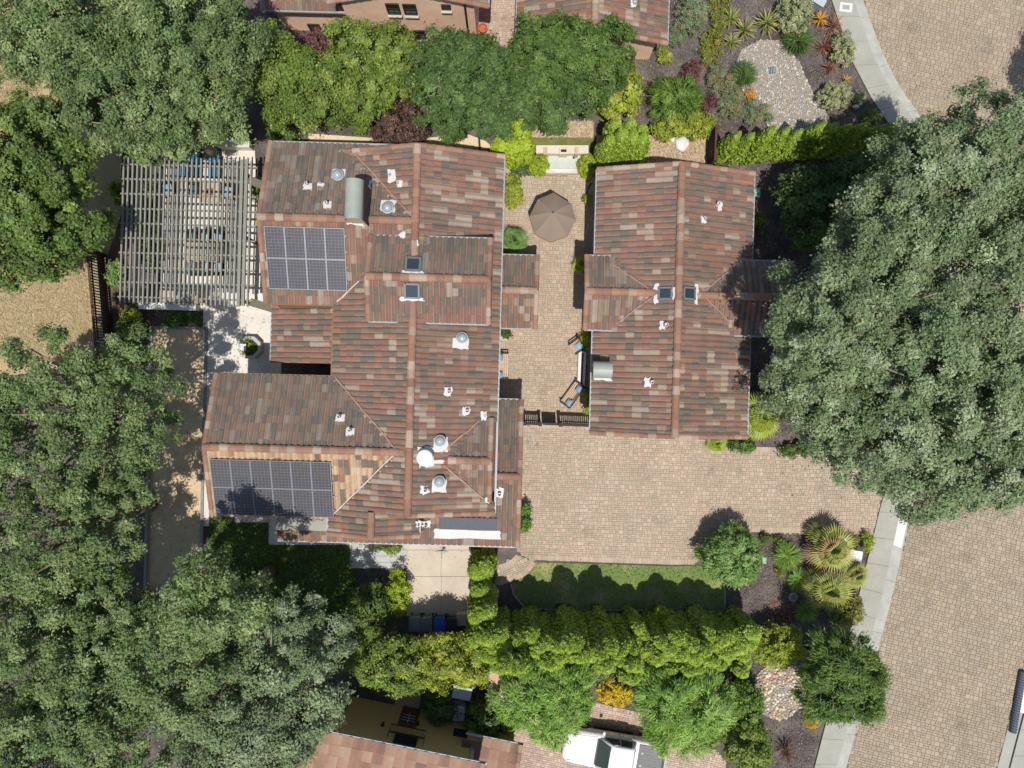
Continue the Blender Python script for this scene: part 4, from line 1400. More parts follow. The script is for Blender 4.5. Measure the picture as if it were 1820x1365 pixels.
def trunk_mesh(lobes, h0, r0, rng, n_br=4):
    m = MB()
    ctr = np.mean([l[:3] for l in lobes], 0)
    top = Vector((ctr[0] * 0.6, ctr[1] * 0.6, h0))
    m.tube([(0, 0, -0.05), (0.02, 0.03, h0 * 0.4), top], [r0 * 1.25, r0, r0 * 0.8], 9)
    for l in lobes:
        for k in range(n_br):
            aa, rr = rng.random() * 6.28, rng.uniform(.35, .95)
            e = Vector((l[0] + rr * math.cos(aa) * l[3], l[1] + rr * math.sin(aa) * l[4], l[2] + l[5] * (1 - rr * rr) ** .5 * rng.uniform(.7, 1.12)))
            mid = top.lerp(e, 0.5) + Vector((rng.normal(0, .15), rng.normal(0, .15), 0.25)) * l[3] * 0.5
            m.tube([top - Vector((0, 0, 0.1)), mid, e], [r0 * 0.55, r0 * 0.32, max(.012, r0 * 0.1)], 6)
    return m


def tree(name, label, cat, lobes_px, h_base, pal, trunk_r=0.25, group=None, n_br=6, crown='crown', trunk='trunk', **kw):
    """lobes_px: (px, py, rx_px, ry_px, top height, depth) as seen from above; built at their real heights"""
    SEED[0] += 1
    rng = np.random.default_rng(SEED[0])
    lobes = []
    for px, py, rx, ry, top, dep in lobes_px:
        rz = dep / 2
        zc = top - rz
        s = (H - zc) / F
        p = P(px, py, zc)
        lobes.append([p.x, p.y, zc, rx * s, ry * s, rz])
    lobes = np.array(lobes)
    base = lobes[:, :2].mean(0)
    lobes[:, 0] -= base[0]; lobes[:, 1] -= base[1]
    t = thing(name, label, cat, (base[0], base[1], 0), group)
    V, Q, K = foliage(lobes, pal, rng, **kw)
    link(crown, np_mesh(crown, V, Q, K, M_LEAF), t)
    tm = trunk_mesh(lobes, h_base, trunk_r, rng, n_br)
    tm.v = [tuple(Vector(p) + Vector((base[0], base[1], 0))) for p in tm.v]
    obj(trunk, tm, M_BARK, t, True)
    return t


OAKK = dict(size=0.12, clump=0.44, dens=760, aspect=0.62, rough=0.26, low=-0.1, fill=0.25, fullness=1.0, clumpvar=0.2)
GO = 'tall oaks along the dry field'
oak = lambda lab, lobes, pal=OAK, **k: tree('oak_tree', lab, 'tree', lobes, 3.5, pal, 0.3, None, **{**OAKK, **k})
oak('spreading grey green oak overhanging the north end of the pergola', [(255, 195, 115, 85, 9.2, 5), (395, 180, 56, 74, 8.2, 4.5), (180, 170, 95, 90, 8.8, 5), (270, 245, 90, 46, 8.0, 4), (345, 215, 60, 50, 8, 4)], OAK)
oak('oak in the far northwest corner of the garden, its crown cut by two frame edges', [(60, 60, 120, 85, 9, 5), (170, 70, 95, 90, 9.3, 5)], OAK)
oak('oak with bare twigs showing, between the pergola oak and the brown house', [(335, 70, 105, 95, 9.6, 5), (405, 60, 55, 80, 8.6, 4)], OAK)
oak('bright green leafy tree beside the fence on the dry field, west of the pergola', [(60, 290, 100, 100, 8, 5), (95, 412, 92, 82, 7.2, 4.5), (40, 400, 90, 90, 7.4, 4.5)], GREEN, size=0.15)
oak('large oak south of the dry grass, beside the northern half of the gravel court', [(120, 690, 115, 85, 10, 5), (225, 690, 85, 90, 10, 4.5), (40, 790, 110, 110, 10, 5), (190, 800, 115, 95, 9.6, 4.5)], OAK, fullness=0.72, fill=0.12, clump=0.42)
oak('oak beside the southern half of the gravel court', [(70, 960, 120, 110, 10, 5), (185, 930, 85, 100, 9.5, 4.5)], OAK, fullness=0.72, fill=0.12, clump=0.42)
oak('oak filling the southwest corner, its crown cut by the frame', [(70, 1130, 130, 110, 9.6, 5), (60, 1290, 130, 110, 9.4, 5), (190, 1110, 90, 100, 8.6, 4.5), (190, 1260, 110, 110, 9.2, 5)], OAK)
oak('oak between the gravel court and the shaded side lawn', [(385, 1065, 95, 75, 12.4, 4.5), (320, 1160, 90, 95, 11, 4.5)], OAK, fullness=0.85, fill=0.12)
oak('oak west of the beige house, overhanging its roof corner', [(510, 1160, 100, 110, 8.6, 4.5), (420, 1260, 115, 100, 9.2, 5), (520, 1265, 85, 85, 8.4, 4.5), (400, 1345, 110, 70, 8.8, 4.5)], OAKGREY)
oak('big grey green street oak at the garden corner, northernmost of the group by the driveway', [(1715, 285, 110, 98, 12.4, 6), (1610, 350, 100, 110, 12, 5.5), (1800, 380, 90, 120, 12, 6)], OAKGREY)
oak('big grey green oak reaching over the guest house roof', [(1475, 580, 105, 115, 11, 5), (1452, 575, 84, 95, 12.6, 4.6), (1560, 460, 105, 95, 11.6, 5.5), (1450, 700, 80, 80, 9.6, 4.5), (1600, 590, 110, 110, 11.6, 5.5)], OAKGREY)
oak('big grey green oak over the street, east of the driveway mouth', [(1720, 540, 120, 130, 11, 6), (1790, 680, 90, 120, 10.6, 5.5), (1690, 720, 110, 110, 10.6, 5.5)], OAKGREY)
oak('grey green oak hanging over the driveway mouth and the whitened gutter', [(1560, 760, 105, 100, 9.6, 5), (1640, 850, 95, 65, 9.2, 4.5), (1480, 770, 60, 55, 8.2, 4), (1750, 820, 85, 75, 9.8, 5)], OAKGREY)
tree('oak_tree', 'oak standing just beyond the street, seen by its shadow on the pavers', 'tree', [(2080, 95, 85, 100, 9.5, 5)], 3.5, OAK, .25, **OAKK)
tree('sapling', 'thin young tree with a small lime tuft in front of the tall cypress row', 'tree', [(1176, 1090, 7, 12, 2.8, .9)], 1.9, LIME, .025, n_br=2, size=.1, clump=.14, dens=700)
tree('shade_tree', 'small dark green tree in deep shade north east of the guest house', 'tree', [(1440, 370, 60, 70, 4.2, 3), (1530, 330, 70, 55, 4.6, 3)], 1.5, DEEP, 0.12, size=0.17, clump=0.4, dens=280)
# trees between the brown house and the path
SM = dict(size=0.13, clump=0.33, dens=760, rough=0.28)
tree('maple_tree', 'fluffy bright green tree north of the pergola end of the main house', 'tree', [(505, 130, 52, 60, 5.8, 3.4), (565, 160, 52, 58, 5.4, 3.2), (520, 190, 52, 38, 4.8, 3), (480, 85, 24, 34, 5, 3)], 2, BRIGHT, 0.15, **{**SM, 'clump': 0.5, 'rough': 0.24})
tree('laurel_tree', 'yellow green tree in front of the two windows of the brown house', 'tree', [(650, 100, 65, 58, 6, 3.5), (710, 115, 45, 55, 5.6, 3.5), (660, 165, 58, 45, 5.2, 3.2)], 2, BRIGHT, 0.15, **SM)
tree('plum_tree', 'small purple leaved plum between two green trees by the brown wall', 'tree', [(572, 92, 24, 36, 4.6, 2.6)], 1.8, PLUM, 0.08, size=0.13, clump=0.28, dens=420, fill=0.15)
tree('camphor_tree', 'dark green glossy tree, west half of the dense mass behind the lime cypresses', 'tree', [(795, 150, 58, 78, 6.2, 4), (855, 165, 65, 75, 6.4, 4), (830, 120, 62, 52, 6.2, 3.5)], 2, DEEP, 0.2, **{**SM, 'size': 0.135})
tree('bay_tree', 'mid green dense tree below the brown garage roof', 'tree', [(965, 110, 65, 66, 6.4, 4), (1060, 110, 62, 60, 6.0, 3.6), (1010, 90, 60, 48, 6.4, 3.6)], 2, MID, 0.2, **{**SM, 'size': 0.135})
tree('bay_tree', 'dark green tree directly behind the stone fountain', 'tree', [(930, 175, 52, 48, 5.4, 3.4), (1000, 170, 60, 52, 5.2, 3.2)], 2, DEEP, 0.2, **{**SM, 'size': 0.135})
SH = dict(size=0.13, clump=0.26, dens=520, rough=0.1)


def shrub(label, px, py, rx, ry, h, pal, name='shrub', cat='shrub', group=None, **kw):
    k = {**SH, **kw}
    return tree(name, label, cat, [(px, py, rx, ry, h, h * 1.1)], h * 0.35, pal, 0.03, group, n_br=3, crown='foliage', trunk='stem', **k)


shrub('yellow green bush between the dark tree and the purple shrub by the garden corner', 1092, 165, 46, 42, 3.4, YELLOWG, size=0.16, clump=0.36)
shrub('golden yellow shrub glowing between the green trees above the brown bush', 722, 172, 18, 34, 2.2, GOLD)
shrub('brown purple smoke bush at the north eaves of the main house', 708, 224, 50, 46, 3.2, BROWNP, clump=0.22, size=0.11, dens=620)
shrub('low bright green ivy strip beside the grey rail', 630, 218, 42, 13, 0.9, BRIGHT, name='ivy', cat='ivy')
shrub('small green bush at the northwest roof corner of the main house', 502, 238, 26, 18, 1.2, MID)
shrub('yellow leafed hedge running west from the columnar cypresses by the fence', 1212, 226, 58, 20, 1.8, YELLOWG, name='hedge', cat='hedge')
shrub('yellow green shrub at the guest house north gable', 1085, 292, 28, 14, 1.2, BRIGHT)
shrub('dark rounded pittosporum left of the west boxwood ball', 922, 294, 19, 17, 1.0, DEEP)
B1 = dict(size=0.07, clump=0.12, dens=1600, rough=0.03, aspect=0.7)
shrub('clipped boxwood ball on the west side of the fountain', 957, 295, 17, 20, 1.2, LIME, name='boxwood_ball', **B1)
shrub('clipped boxwood ball on the east side of the fountain', 1044, 296, 17, 20, 1.2, LIME, name='boxwood_ball', **B1)
shrub('yellow green shrub against the east wall of the main house by the umbrella', 910, 341, 17, 26, 1.4, YELLOWG, size=0.16)
shrub('small round green shrub below the porch roof gutter', 899, 593, 9, 10, 0.9, MID, size=0.1)
shrub('yellowish shrub behind the single courtyard chair', 1041, 602, 8, 14, 1.0, YELLOWG)
shrub('narrow shrub behind the courtyard bench by the guest house wall', 1044, 712, 7, 24, 0.7, YELLOWG)
shrub('small potted fern by the curved pipe near the umbrella', 1044, 352, 9, 7, 0.6, BRIGHT)
shrub('bushy green shrub at the southeast roof corner of the main house', 932, 922, 11, 22, 1.4, PINEG)
shrub('tall round tree shaped shrub at the bend of the driveway edge', 1297, 985, 50, 48, 3.0, PERIW, size=0.14, clump=0.28, dens=900, aspect=0.4, align=1)
shrub('low yellow green shrub below the round driveway shrub', 1312, 1030, 14, 8, 0.5, YELLOWG)
shrub('round green shrub with a shaded west half beside the lime hedge', 653, 1078, 36, 38, 3.0, GREEN, clump=0.34, size=0.15)
shrub('low clipped lime yellow hedge along the tan service yard', 708, 1050, 17, 44, 1.7, LIME, name='hedge', cat='hedge', size=0.1)
shrub('green plants against the house wall above the tan service yard', 688, 974, 30, 7, 0.7, BRIGHT)
tree('privet_tree', 'yellow green tall privet screen above the beige house, nearest the oaks', 'tree', [(665, 1166, 50, 46, 4.3, 3), (712, 1174, 50, 44, 4.3, 3)], 1.6, BRIGHT, 0.12, **SM)
tree('privet_tree', 'paler yellow privet screen beside the columnar cypresses above the beige house', 'tree', [(775, 1172, 58, 44, 4.3, 3), (832, 1174, 36, 42, 4.2, 3)], 1.6, YELLOWG, 0.12, **SM)
FE = dict(size=0.22, aspect=0.2, clump=0.4, dens=640, align=1, down=-0.5, rough=0.14)
tree('willow_tree', 'feathery light green weeping tree left of the gold shrub', 'tree', [(935, 1225, 58, 52, 4.8, 3), (1000, 1225, 58, 52, 4.8, 3), (985, 1280, 48, 42, 4.2, 2.6)], 1.8, FEATHER, 0.12, **FE)
tree('willow_tree', 'feathery light green weeping tree behind the white pickup', 'tree', [(1185, 1235, 58, 52, 4.8, 3), (1245, 1250, 58, 55, 4.8, 3), (1210, 1295, 58, 42, 4.2, 2.6)], 1.8, FEATHER, 0.12, **FE)
tree('ash_tree', 'dense round dark green tree beside the pale cobble ring', 'tree', [(1490, 1170, 55, 50, 5.6, 3.6), (1520, 1215, 50, 60, 5.4, 3.4), (1470, 1220, 50, 58, 5.2, 3.4)], 1.8, MID, 0.14, size=0.2, aspect=0.26, clump=0.4, dens=620, align=1, down=-0.3, fill=0.5)
shrub('yellow green shrub between the cypress row and the street tree', 1378, 1146, 46, 34, 2.6, YELLOWG, clump=0.32)
shrub('tall green and lime shrub at the bottom edge beside the neighbour driveway', 1328, 1325, 42, 46, 2.8, BRIGHT, clump=0.34)
shrub('shaded feathery green shrub between the willow and the cobble ring', 1318, 1250, 32, 44, 2.2, PINEG)
shrub('olive green round bush below the fan palms at the sidewalk', 1502, 1084, 32, 26, 1.5, OLIVE, size=0.12)
shrub('gold leaved shrub between the two feathery trees', 1092, 1233, 27, 22, 1.2, GOLD)
shrub('small bright yellow shrub in the bark bed below the cobble ring', 1441, 1283, 12, 11, 0.6, GOLD, size=0.09)
shrub('bright green leafy shrub in front of the beige wall beside the blue lidded bin', 868, 1278, 36, 32, 2.2, MID, size=0.2, clump=0.3)
shrub('shaded round shrub beside the air conditioner', 780, 1256, 26, 28, 1.8, DEEP)
shrub('small plant with red berries at the driveway border, first from the round shrub', 1357, 955, 10, 9, 0.6, MID, size=0.1)
shrub('small green plant at the driveway border, next to the palm shadow', 1385, 960, 10, 9, 0.6, MID, size=0.1)
shrub('small yellow shrub at the sidewalk corner of the driveway', 1541, 965, 9, 16, 0.8, YELLOWG, size=0.1)
shrub('thin yellowish shrub beside the round drain', 1384, 1017, 9, 8, 0.4, OLIVE, size=0.1)
shrub('shaded rounded bushes beside the brown wood walkway', 232, 600, 20, 40, 1.2, MID)
shrub('yellow green shrub at the southwest foot of the pergola', 236, 562, 18, 14, 0.9, YELLOWG, size=0.15)
shrub('pale green shrub outside the west side of the pergola', 206, 487, 12, 24, 1.1, PERIW, size=0.14)
shrub('bright shrub outside the northwest corner of the pergola', 212, 345, 10, 18, 1.2, BRIGHT, size=0.15)
shrub('bright shrub between the pergola and the house gable', 457, 338, 8, 26, 1.0, BRIGHT, size=0.13)
shrub('dim green bushes in the shade south of the pergola wall', 320, 566, 38, 12, 0.7, DEEP)
shrub('leafy vine strip inside the west edge of the pergola', 272, 400, 12, 90, 1.0, GREEN, name='hedge', cat='hedge')
# corner garden
shrub('large dark green needle leaved bush above the yellow hedge', 1198, 180, 46, 38, 2.4, PINEG, size=0.26, aspect=0.14, align=1, clump=0.3, dens=420)
shrub('purple barberry above the dark needle bush', 1230, 128, 18, 22, 1.0, PLUM, size=0.09)
shrub('purple barberry beside the olive shrubs', 1258, 184, 15, 18, 0.9, PLUM, size=0.09)
shrub('little yellow green round shrub alone in the bark bed by the garage corner', 1181, 101, 12, 15, 0.8, YELLOWG, size=0.1)
shrub('tall rosemary shrub at the garage east wall', 1228, 28, 26, 32, 1.8, LAVENDER, size=0.14, aspect=0.2)
shrub('smaller rosemary shrub at the garage corner', 1204, 62, 17, 18, 1.2, LAVENDER, size=0.14, aspect=0.2)
shrub('low olive ground cover strip, north piece', 1278, 20, 22, 34, 0.5, OLIVE, size=0.1)
shrub('low olive ground cover strip, south piece', 1264, 82, 18, 36, 0.5, OLIVE, size=0.1)
shrub('green and orange grevillea, north of the pair beside the pebble bed', 1281, 145, 24, 29, 1.1, LAVENDER + L3((172, 144, 84)), size=0.13, aspect=0.2)
shrub('green and orange grevillea, south of the pair beside the pebble bed', 1298, 184, 25, 27, 1.1, LAVENDER + L3((172, 144, 84)), size=0.13, aspect=0.2)
shrub('grevillea sprawling onto the pebbles at the cypress row', 1342, 202, 30, 22, 0.8, LAVENDER, size=0.13, aspect=0.2)
shrub('grey green woolly shrub at the frame top beside the yuccas', 1410, 26, 32, 34, 1.6, GREYG, size=0.1, clump=0.2)
shrub('grey green woolly shrub against the curved sidewalk', 1497, 87, 20, 29, 1.3, GREYG, size=0.1, clump=0.18)
shrub('grey green woolly shrub, the round one south of the pebble bed', 1484, 174, 27, 25, 1.3, GREYG, size=0.1, clump=0.18)
shrub('smallest grey green round shrub, beside the pale ornament', 1526, 173, 13, 13, 0.8, GREYG, size=0.09, clump=0.14)
shrub('rust coloured low shrub at the pebble edge', 1332, 168, 11, 8, 0.4, ORANGEP, size=0.09)
shrub('shaded green shrub where the sidewalk enters the oak shade', 1545, 212, 18, 15, 1.0, GREEN)
shrub('green shrub at the guest house southeast corner', 1320, 790, 26, 12, 0.9, MID)
shrub('bright green shrub in the oak shade by the guest house', 1420, 800, 34, 9, 0.9, GREEN)
shrub('small bright shrub beside the guest house east wall', 1347, 390, 8, 9, 0.6, BRIGHT)


# columnar cypresses in rows: every one is a thing with its own trunk and foliage, a few shared meshes
def cypress_mesh(h, r, pal, seed, tips=3, pt=(1.9, 0.75)):
    rng = np.random.default_rng(seed)
    Vs, Qs, Ks, o, core = [], [], [], 0, []
    for t in range(tips):
        a = 2 * PI * t / tips + rng.random()
        hh = h * (1 - 0.24 * rng.random() * (t > 0)); rr = r * ((0.62 if tips < 4 else 0.5) if tips > 1 else 1)
        ox, oy = (math.cos(a) * r * 0.55, math.sin(a) * r * 0.55) if tips > 1 else (0, 0)
        core.append((ox, oy, hh, rr))
        n = int(950 * hh * rr * 2.6)
        u = rng.random(n) ** 0.8; th = rng.random(n) * 2 * PI
        z = hh * u
        prof = np.minimum(1, (1 - u) * pt[0]) ** pt[1] * (0.75 + 0.25 * np.minimum(1, u * 6))
        bump = 1 + 0.2 * np.sin(th * 4 + z * 5.0) * np.sin(z * 7 + th * 2 + t) + 0.07 * np.sin(th * 9 + z * 13)
        R = rr * prof * bump * (0.82 + 0.2 * rng.random(n))
        c = np.stack([ox + R * np.cos(th), oy + R * np.sin(th), z + 0.05], 1)
        out = np.stack([np.cos(th), np.sin(th), np.full(n, 0.25) + 0.9 * (u > 0.88)], 1)
        nn = nrm(out + rng.normal(0, 0.55, (n, 3)))
        aa = nrm(np.stack([np.cos(th) * .5, np.sin(th) * .5, np.ones(n)], 1) + rng.normal(0, 0.4, (n, 3)))
        L = 0.12 * (0.6 + 0.8 * rng.random(n))
        k = np.array(pal)[rng.integers(0, len(pal), n)] * (1 + rng.normal(0, 0.14, (n, 1)))
        V, Q, K = leaf_quads(c, nn, L, L * 0.6, np.clip(k, .004, .7), rng, aa)
        Vs.append(V); Qs.append(Q + o); Ks.append(K); o += len(V)
    nn_ = 9
    for (ox, oy, hh, rr) in core:      # solid inner shell for the dense twigs, added to block the sun
        us = (0.0, 0.25, 0.55, 0.8, 0.93)
        V = []
        for q in us:
            f = rr * 0.86 * min(1, (1 - q) * pt[0]) ** pt[1]
            V += [(ox + f * math.cos(6.283 * k / nn_), oy + f * math.sin(6.283 * k / nn_), 0.08 + hh * q * 0.95) for k in range(nn_)]
        Q = []
        for i in range(4):
            for k in range(nn_):
                a, b, c_, d_ = i * nn_ + k, i * nn_ + (k + 1) % nn_, (i + 1) * nn_ + (k + 1) % nn_, (i + 1) * nn_ + k
                Q += [(a, b, c_), (a, c_, d_)]
        V.append((ox, oy, hh * 0.95)); Q += [(4 * nn_ + k, 4 * nn_ + (k + 1) % nn_, 5 * nn_) for k in range(nn_)]
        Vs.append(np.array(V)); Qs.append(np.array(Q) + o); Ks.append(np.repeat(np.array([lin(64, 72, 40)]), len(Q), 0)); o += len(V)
    return np_mesh('foliage', np.concatenate(Vs), np.concatenate(Qs), np.concatenate(Ks), M_LEAF_DENSE)


def cypress_trunk(h):
    m = MB(); m.tube([(0, 0, -0.05), (0, 0, h * 0.6)], [0.07, 0.03], 7)
    t = obj('tmp', m, M_BARK); me = t.data; bpy.data.objects.remove(t)
    return me


CT_ME = cypress_trunk(4.5)
ORD = ['first', 'second', 'third', 'fourth', 'fifth', 'sixth', 'seventh', 'eighth', 'ninth', 'tenth', 'eleventh', 'twelfth', 'thirteenth', 'fourteenth', 'fifteenth', 'sixteenth', 'seventeenth', 'eighteenth']


def cypress_row(points, h, r, pal, label, group, seed, tips=1, nvar=4, pt=(5.0, 0.5)):
    rng = np.random.default_rng(seed)
    vs = [cypress_mesh(h, r, pal, seed * 10 + i, tips, pt) for i in range(nvar)]
    for i, pt in enumerate(points):
        p = P(pt[0], pt[1])
        hs = pt[2] if len(pt) > 2 else 1.0
        t = thing('cypress_tree', label % ORD[i], 'cypress', (p.x, p.y, 0), group)
        t.rotation_euler = (0, 0, rng.random() * 6.28)
        s = 0.92 + 0.16 * rng.random()
        t.scale = (s, s, s * hs * (0.94 + 0.12 * rng.random()))
        link('foliage', vs[int(rng.integers(0, nvar))], t)
        link('trunk', CT_ME, t)


cypress_row([(1272 + 25 * i, 283 - 1.5 * i, 1.0 if i < 8 else 0.9) for i in range(12)], 4.6, 0.5, CYP, '%s columnar cypress from the fence in the row north of the guest house', 'cypresses north of the guest house', 31, pt=(1.9, .75))
cypress_row([(1068, 290), (1086, 286), (1104, 285), (1120, 288, .95), (1078, 264), (1102, 262), (1122, 268)], 4.3, 0.52, CYP, '%s lime cypress from the fountain in the clump at its east side', 'cypress clump east of the fountain', 32, pt=(2.4, .6))
cypress_row([(893, 287, .8), (912, 290, .8), (931, 284, .8), (903, 266, .9), (925, 262, .9)], 3.9, 0.52, LIME, '%s lime cypress from the house in the clump west of the fountain', 'cypress clump west of the fountain', 33)
cypress_row([(884 + 29 * i, 1100 + (5 if i % 2 else -4), [.92, 1.14, .95, 1.08, 1.1, .86, 1.24, 1.2, .84, 1.0, 1.08, 1.12, .98, .88, .8][i]) for i in range(15)], 5.0, 0.8, CYP,
            '%s tall cypress from the service yard in the front row below the lawn', 'front row of tall cypresses below the lawn', 34, 5, nvar=7, pt=(8.0, .6))
cypress_row([(890 + 30 * i, 1132 + (4 if i % 2 else -5), [.8, .85, .8, .9, .85, .8, .95, .9, .8, .85, .85, .85, .8, .75][i]) for i in range(14)], 5.2, 0.7, CYP,
            '%s tall cypress from the service yard in the back row below the lawn', 'back row of tall cypresses below the lawn', 35, 5, nvar=6, pt=(8.0, .6))
cypress_row([(853, 990, .8), (868, 985, .8), (858, 1022, .9), (868, 1045), (852, 1060), (864, 1085), (850, 1098), (866, 1118), (852, 1130, .9)], 4.4, 0.52, CYP,
            '%s columnar cypress from the house in the line beside the tan service yard', 'cypresses beside the service yard', 36)


# bladed plants: every leaf a part
def blade_mesh(L, w, droop, c0, c1, name='leaf'):
    n = 4
    V, C = [], []
    for i in range(n + 1):
        t = i / n
        ww = w * (0.55 + 0.9 * t) if t < 0.5 else w * (1.0) * (1 - t) * 2
        z = L * (0.35 * t - droop * t * t)
        V += [(L * t, -ww / 2, z + 0.0), (L * t, 0, z - ww * 0.25), (L * t, ww / 2, z)]
    Q = []
    for i in range(n):
        for k in range(2):
            a = 3 * i + k
            Q.append((a, a + 3, a + 4, a + 1)); C.append(np.array(c0) * (1 - i / n) + np.array(c1) * (i / n))
    return np_mesh(name, V, Q, C, M_BLADE)


def rosette(name, label, cat, px, py, rpx, h, meshes, n, seed, group=None, steep=(0.1, 0.9), part='leaf', stem=True, z0=0.15):
    rng = np.random.default_rng(seed)
    p = P(px, py, h * 0.6)
    t = thing(name, label, cat, (p.x, p.y, 0), group)
    r = rpx * (H - h * 0.6) / F
    for i in range(n):
        o = link(part, meshes[int(rng.integers(0, len(meshes)))], t)
        el = steep[0] + (steep[1] - steep[0]) * (i / n) ** 1.1
        o.location = (0, 0, z0 + (h - z0) * 0.35 * i / n)
        o.rotation_euler = (rng.normal(0, .15), -el, i * 2.399 + rng.normal(0, .2))
        s = r * (0.85 + 0.3 * rng.random())
        o.scale = (s, s, s)
    if stem:
        m = MB(); m.cyl((p.x, p.y, -0.03), 0.09, 0.07, z0 + 0.2, 8); obj('stem', m, M_BARK, t)
    return t


YU = [blade_mesh(1, .085, .32, lin(96, 118, 66), lin(170, 168, 92)), blade_mesh(1, .085, .42, lin(150, 156, 80), lin(196, 184, 104)), blade_mesh(1, .08, .38, lin(84, 104, 60), lin(180, 170, 90))]
RD = [blade_mesh(1, .06, .35, lin(112, 66, 72), lin(150, 96, 80)), blade_mesh(1, .06, .45, lin(150, 110, 60), lin(196, 156, 90)), blade_mesh(1, .06, .4, lin(120, 78, 70), lin(170, 120, 80))]
OR = [blade_mesh(1, .13, .4, lin(210, 150, 40), lin(226, 160, 50)), blade_mesh(1, .13, .5, lin(190, 160, 40), lin(220, 140, 40))]
PH = [blade_mesh(1, .055, .45, lin(70, 56, 44), lin(110, 78, 56)), blade_mesh(1, .055, .5, lin(96, 66, 52), lin(130, 100, 66))]
for i, (x, y, r, lab) in enumerate(((1300, 31, 22, 'yucca nearest the olive strip, in the upper line of yuccas'), (1325, 52, 24, 'yucca second from the olive strip, slightly lower than its neighbours'), (1363, 39, 27, 'largest yucca, in the middle of the upper line'),
                                    (1397, 40, 22, 'yucca touching the grey woolly shrub'), (1301, 74, 21, 'lowest yucca, directly above the pebble bed'))):
    rosette('yucca', 'yellow striped ' + lab, 'yucca', x, y, r, 0.8, YU, 34, 41 + i, 'striped yuccas of the corner garden')
for i, (x, y, r, lab) in enumerate(((1482, 43, 24, 'uppermost and largest of the three beside the sidewalk'), (1467, 81, 22, 'middle one of the three beside the sidewalk'), (1478, 119, 17, 'lowest and smallest of the three beside the sidewalk'))):
    rosette('cordyline', 'reddish spiky cordyline, ' + lab, 'cordyline', x, y, r, 0.9, RD, 40, 51 + i, 'red cordylines by the curved sidewalk')
rosette('orange_aloe', 'orange bladed plant next to the largest red cordyline', 'aloe', 1458, 33, 17, 0.6, OR, 26, 55)
rosette('orange_aloe', 'little orange tuft in the bark above the round grey shrub', 'aloe', 1503, 141, 12, 0.4, OR, 12, 56)
rosette('phormium', 'dark bronze spiky flax at the bottom edge below the yellow shrub', 'flax', 1400, 1340, 26, 0.9, PH, 36, 57)
rosette('phormium', 'dark bronze flax half hidden beside the lime shrub', 'flax', 1365, 1335, 22, 0.8, PH, 26, 58)
rosette('phormium', 'small brown flax at the south rim of the cobble ring', 'flax', 1353, 1297, 15, 0.6, PH, 18, 59)


def fan_mesh(c0, c1, seed, spread=2.5, nb=15):
    rng = np.random.default_rng(seed)
    V, Q, C = [(0, -0.012, 0), (0, 0.012, 0), (0.42, -0.012, 0.16), (0.42, 0.012, 0.16)], [(0, 2, 3, 1)], [np.array(c0)]
    for k in range(nb):
        a = (k / (nb - 1) - 0.5) * spread
        L = 0.62 * (0.8 + 0.2 * math.cos(a)) * (0.9 + 0.2 * rng.random())
        d = np.array([math.cos(a), math.sin(a), 0]); e = np.array([-math.sin(a), math.cos(a), 0])
        o = len(V); b = np.array([0.42, 0, 0.16])
        for t, w, z in ((0, .012, 0), (.55, .035, .02), (1, .004, -.14)):
            q = b + d * L * t + np.array([0, 0, z])
            V += [q - e * w, q + e * w]
        cc = np.array(c0) * (1 - k % 3 * .2) + np.array(c1) * (k % 3 * .2)
        Q += [(o, o + 2, o + 3, o + 1), (o + 2, o + 4, o + 5, o + 3)]; C += [cc, np.array(c1)]
    return np_mesh('frond', V, Q, C, M_BLADE)


FANS = [fan_mesh(lin(88, 114, 56), lin(160, 164, 84), i) for i in range(8)] + [fan_mesh(lin(120, 130, 66), lin(182, 174, 106), 9), fan_mesh(lin(130, 100, 66), lin(160, 132, 90), 10)]
FANG = [fan_mesh(lin(70, 110, 52), lin(120, 150, 80), i + 20) for i in range(3)]
FANY = [fan_mesh(lin(104, 130, 46), lin(156, 168, 66), i + 30) for i in range(3)]
fan = lambda lab, x, y, r, h, ms, n, sd: rosette('fan_palm', lab, 'palm', x, y, r, h, ms, n, sd, None, (-0.35, 1.25), 'frond', True, h * 0.45)
fan('golden fan palm, northern of the pair next to the pale stone block', 1474, 972, 42, 1.9, FANS, 24, 61)
fan('golden fan palm, southern of the pair above the olive bush', 1468, 1046, 42, 1.9, FANS, 24, 62)
fan('smaller fan palm leaning to the sidewalk below the pale stone block', 1518, 1020, 27, 1.3, FANS, 20, 63)
fan('green fan palm by the porch roof of the main house', 914, 428, 26, 1.6, FANG, 26, 64)
fan('green fan palm by the west wing of the guest house', 1034, 470, 17, 1.2, FANY, 18, 65)
fan('yellow bamboo palm at the southeast corner of the guest house', 1348, 738, 42, 1.6, FANY, 44, 66)
fan('spiky grass palm at the driveway edge below the guest house', 1272, 787, 20, 0.6, FANY, 20, 67)


def tuft(label, px, py, r, h, pal, n, seed, name='grass_clump'):
    rng = np.random.default_rng(seed)
    p = P(px, py, h / 2); s = (H - h / 2) / F
    a = rng.random(n) * 2 * PI; rr = rng.random(n) ** .5
    c = np.stack([np.cos(a) * rr * r * s * .7, np.sin(a) * rr * r * s * .7, h * (.25 + .5 * rng.random(n))], 1)
    d = nrm(np.stack([np.cos(a) * (.3 + rr), np.sin(a) * (.3 + rr), np.full(n, .8) - .5 * rr], 1) + rng.normal(0, .2, (n, 3)))
    L = h * (0.7 + 0.6 * rng.random(n))
    nn = nrm(np.cross(d, rng.normal(size=(n, 3))))
    K = np.array(pal)[rng.integers(0, len(pal), n)] * (0.8 + .4 * rng.random((n, 1)))
    V, Q, K = leaf_quads(c, nn, L, L * 0.05 + .012, K, rng, d)
    o = link(name, np_mesh(name, V, Q, K, M_BLADE))
    o.location = (p.x, p.y, 0)
    return tag(o, label, 'grass clump')


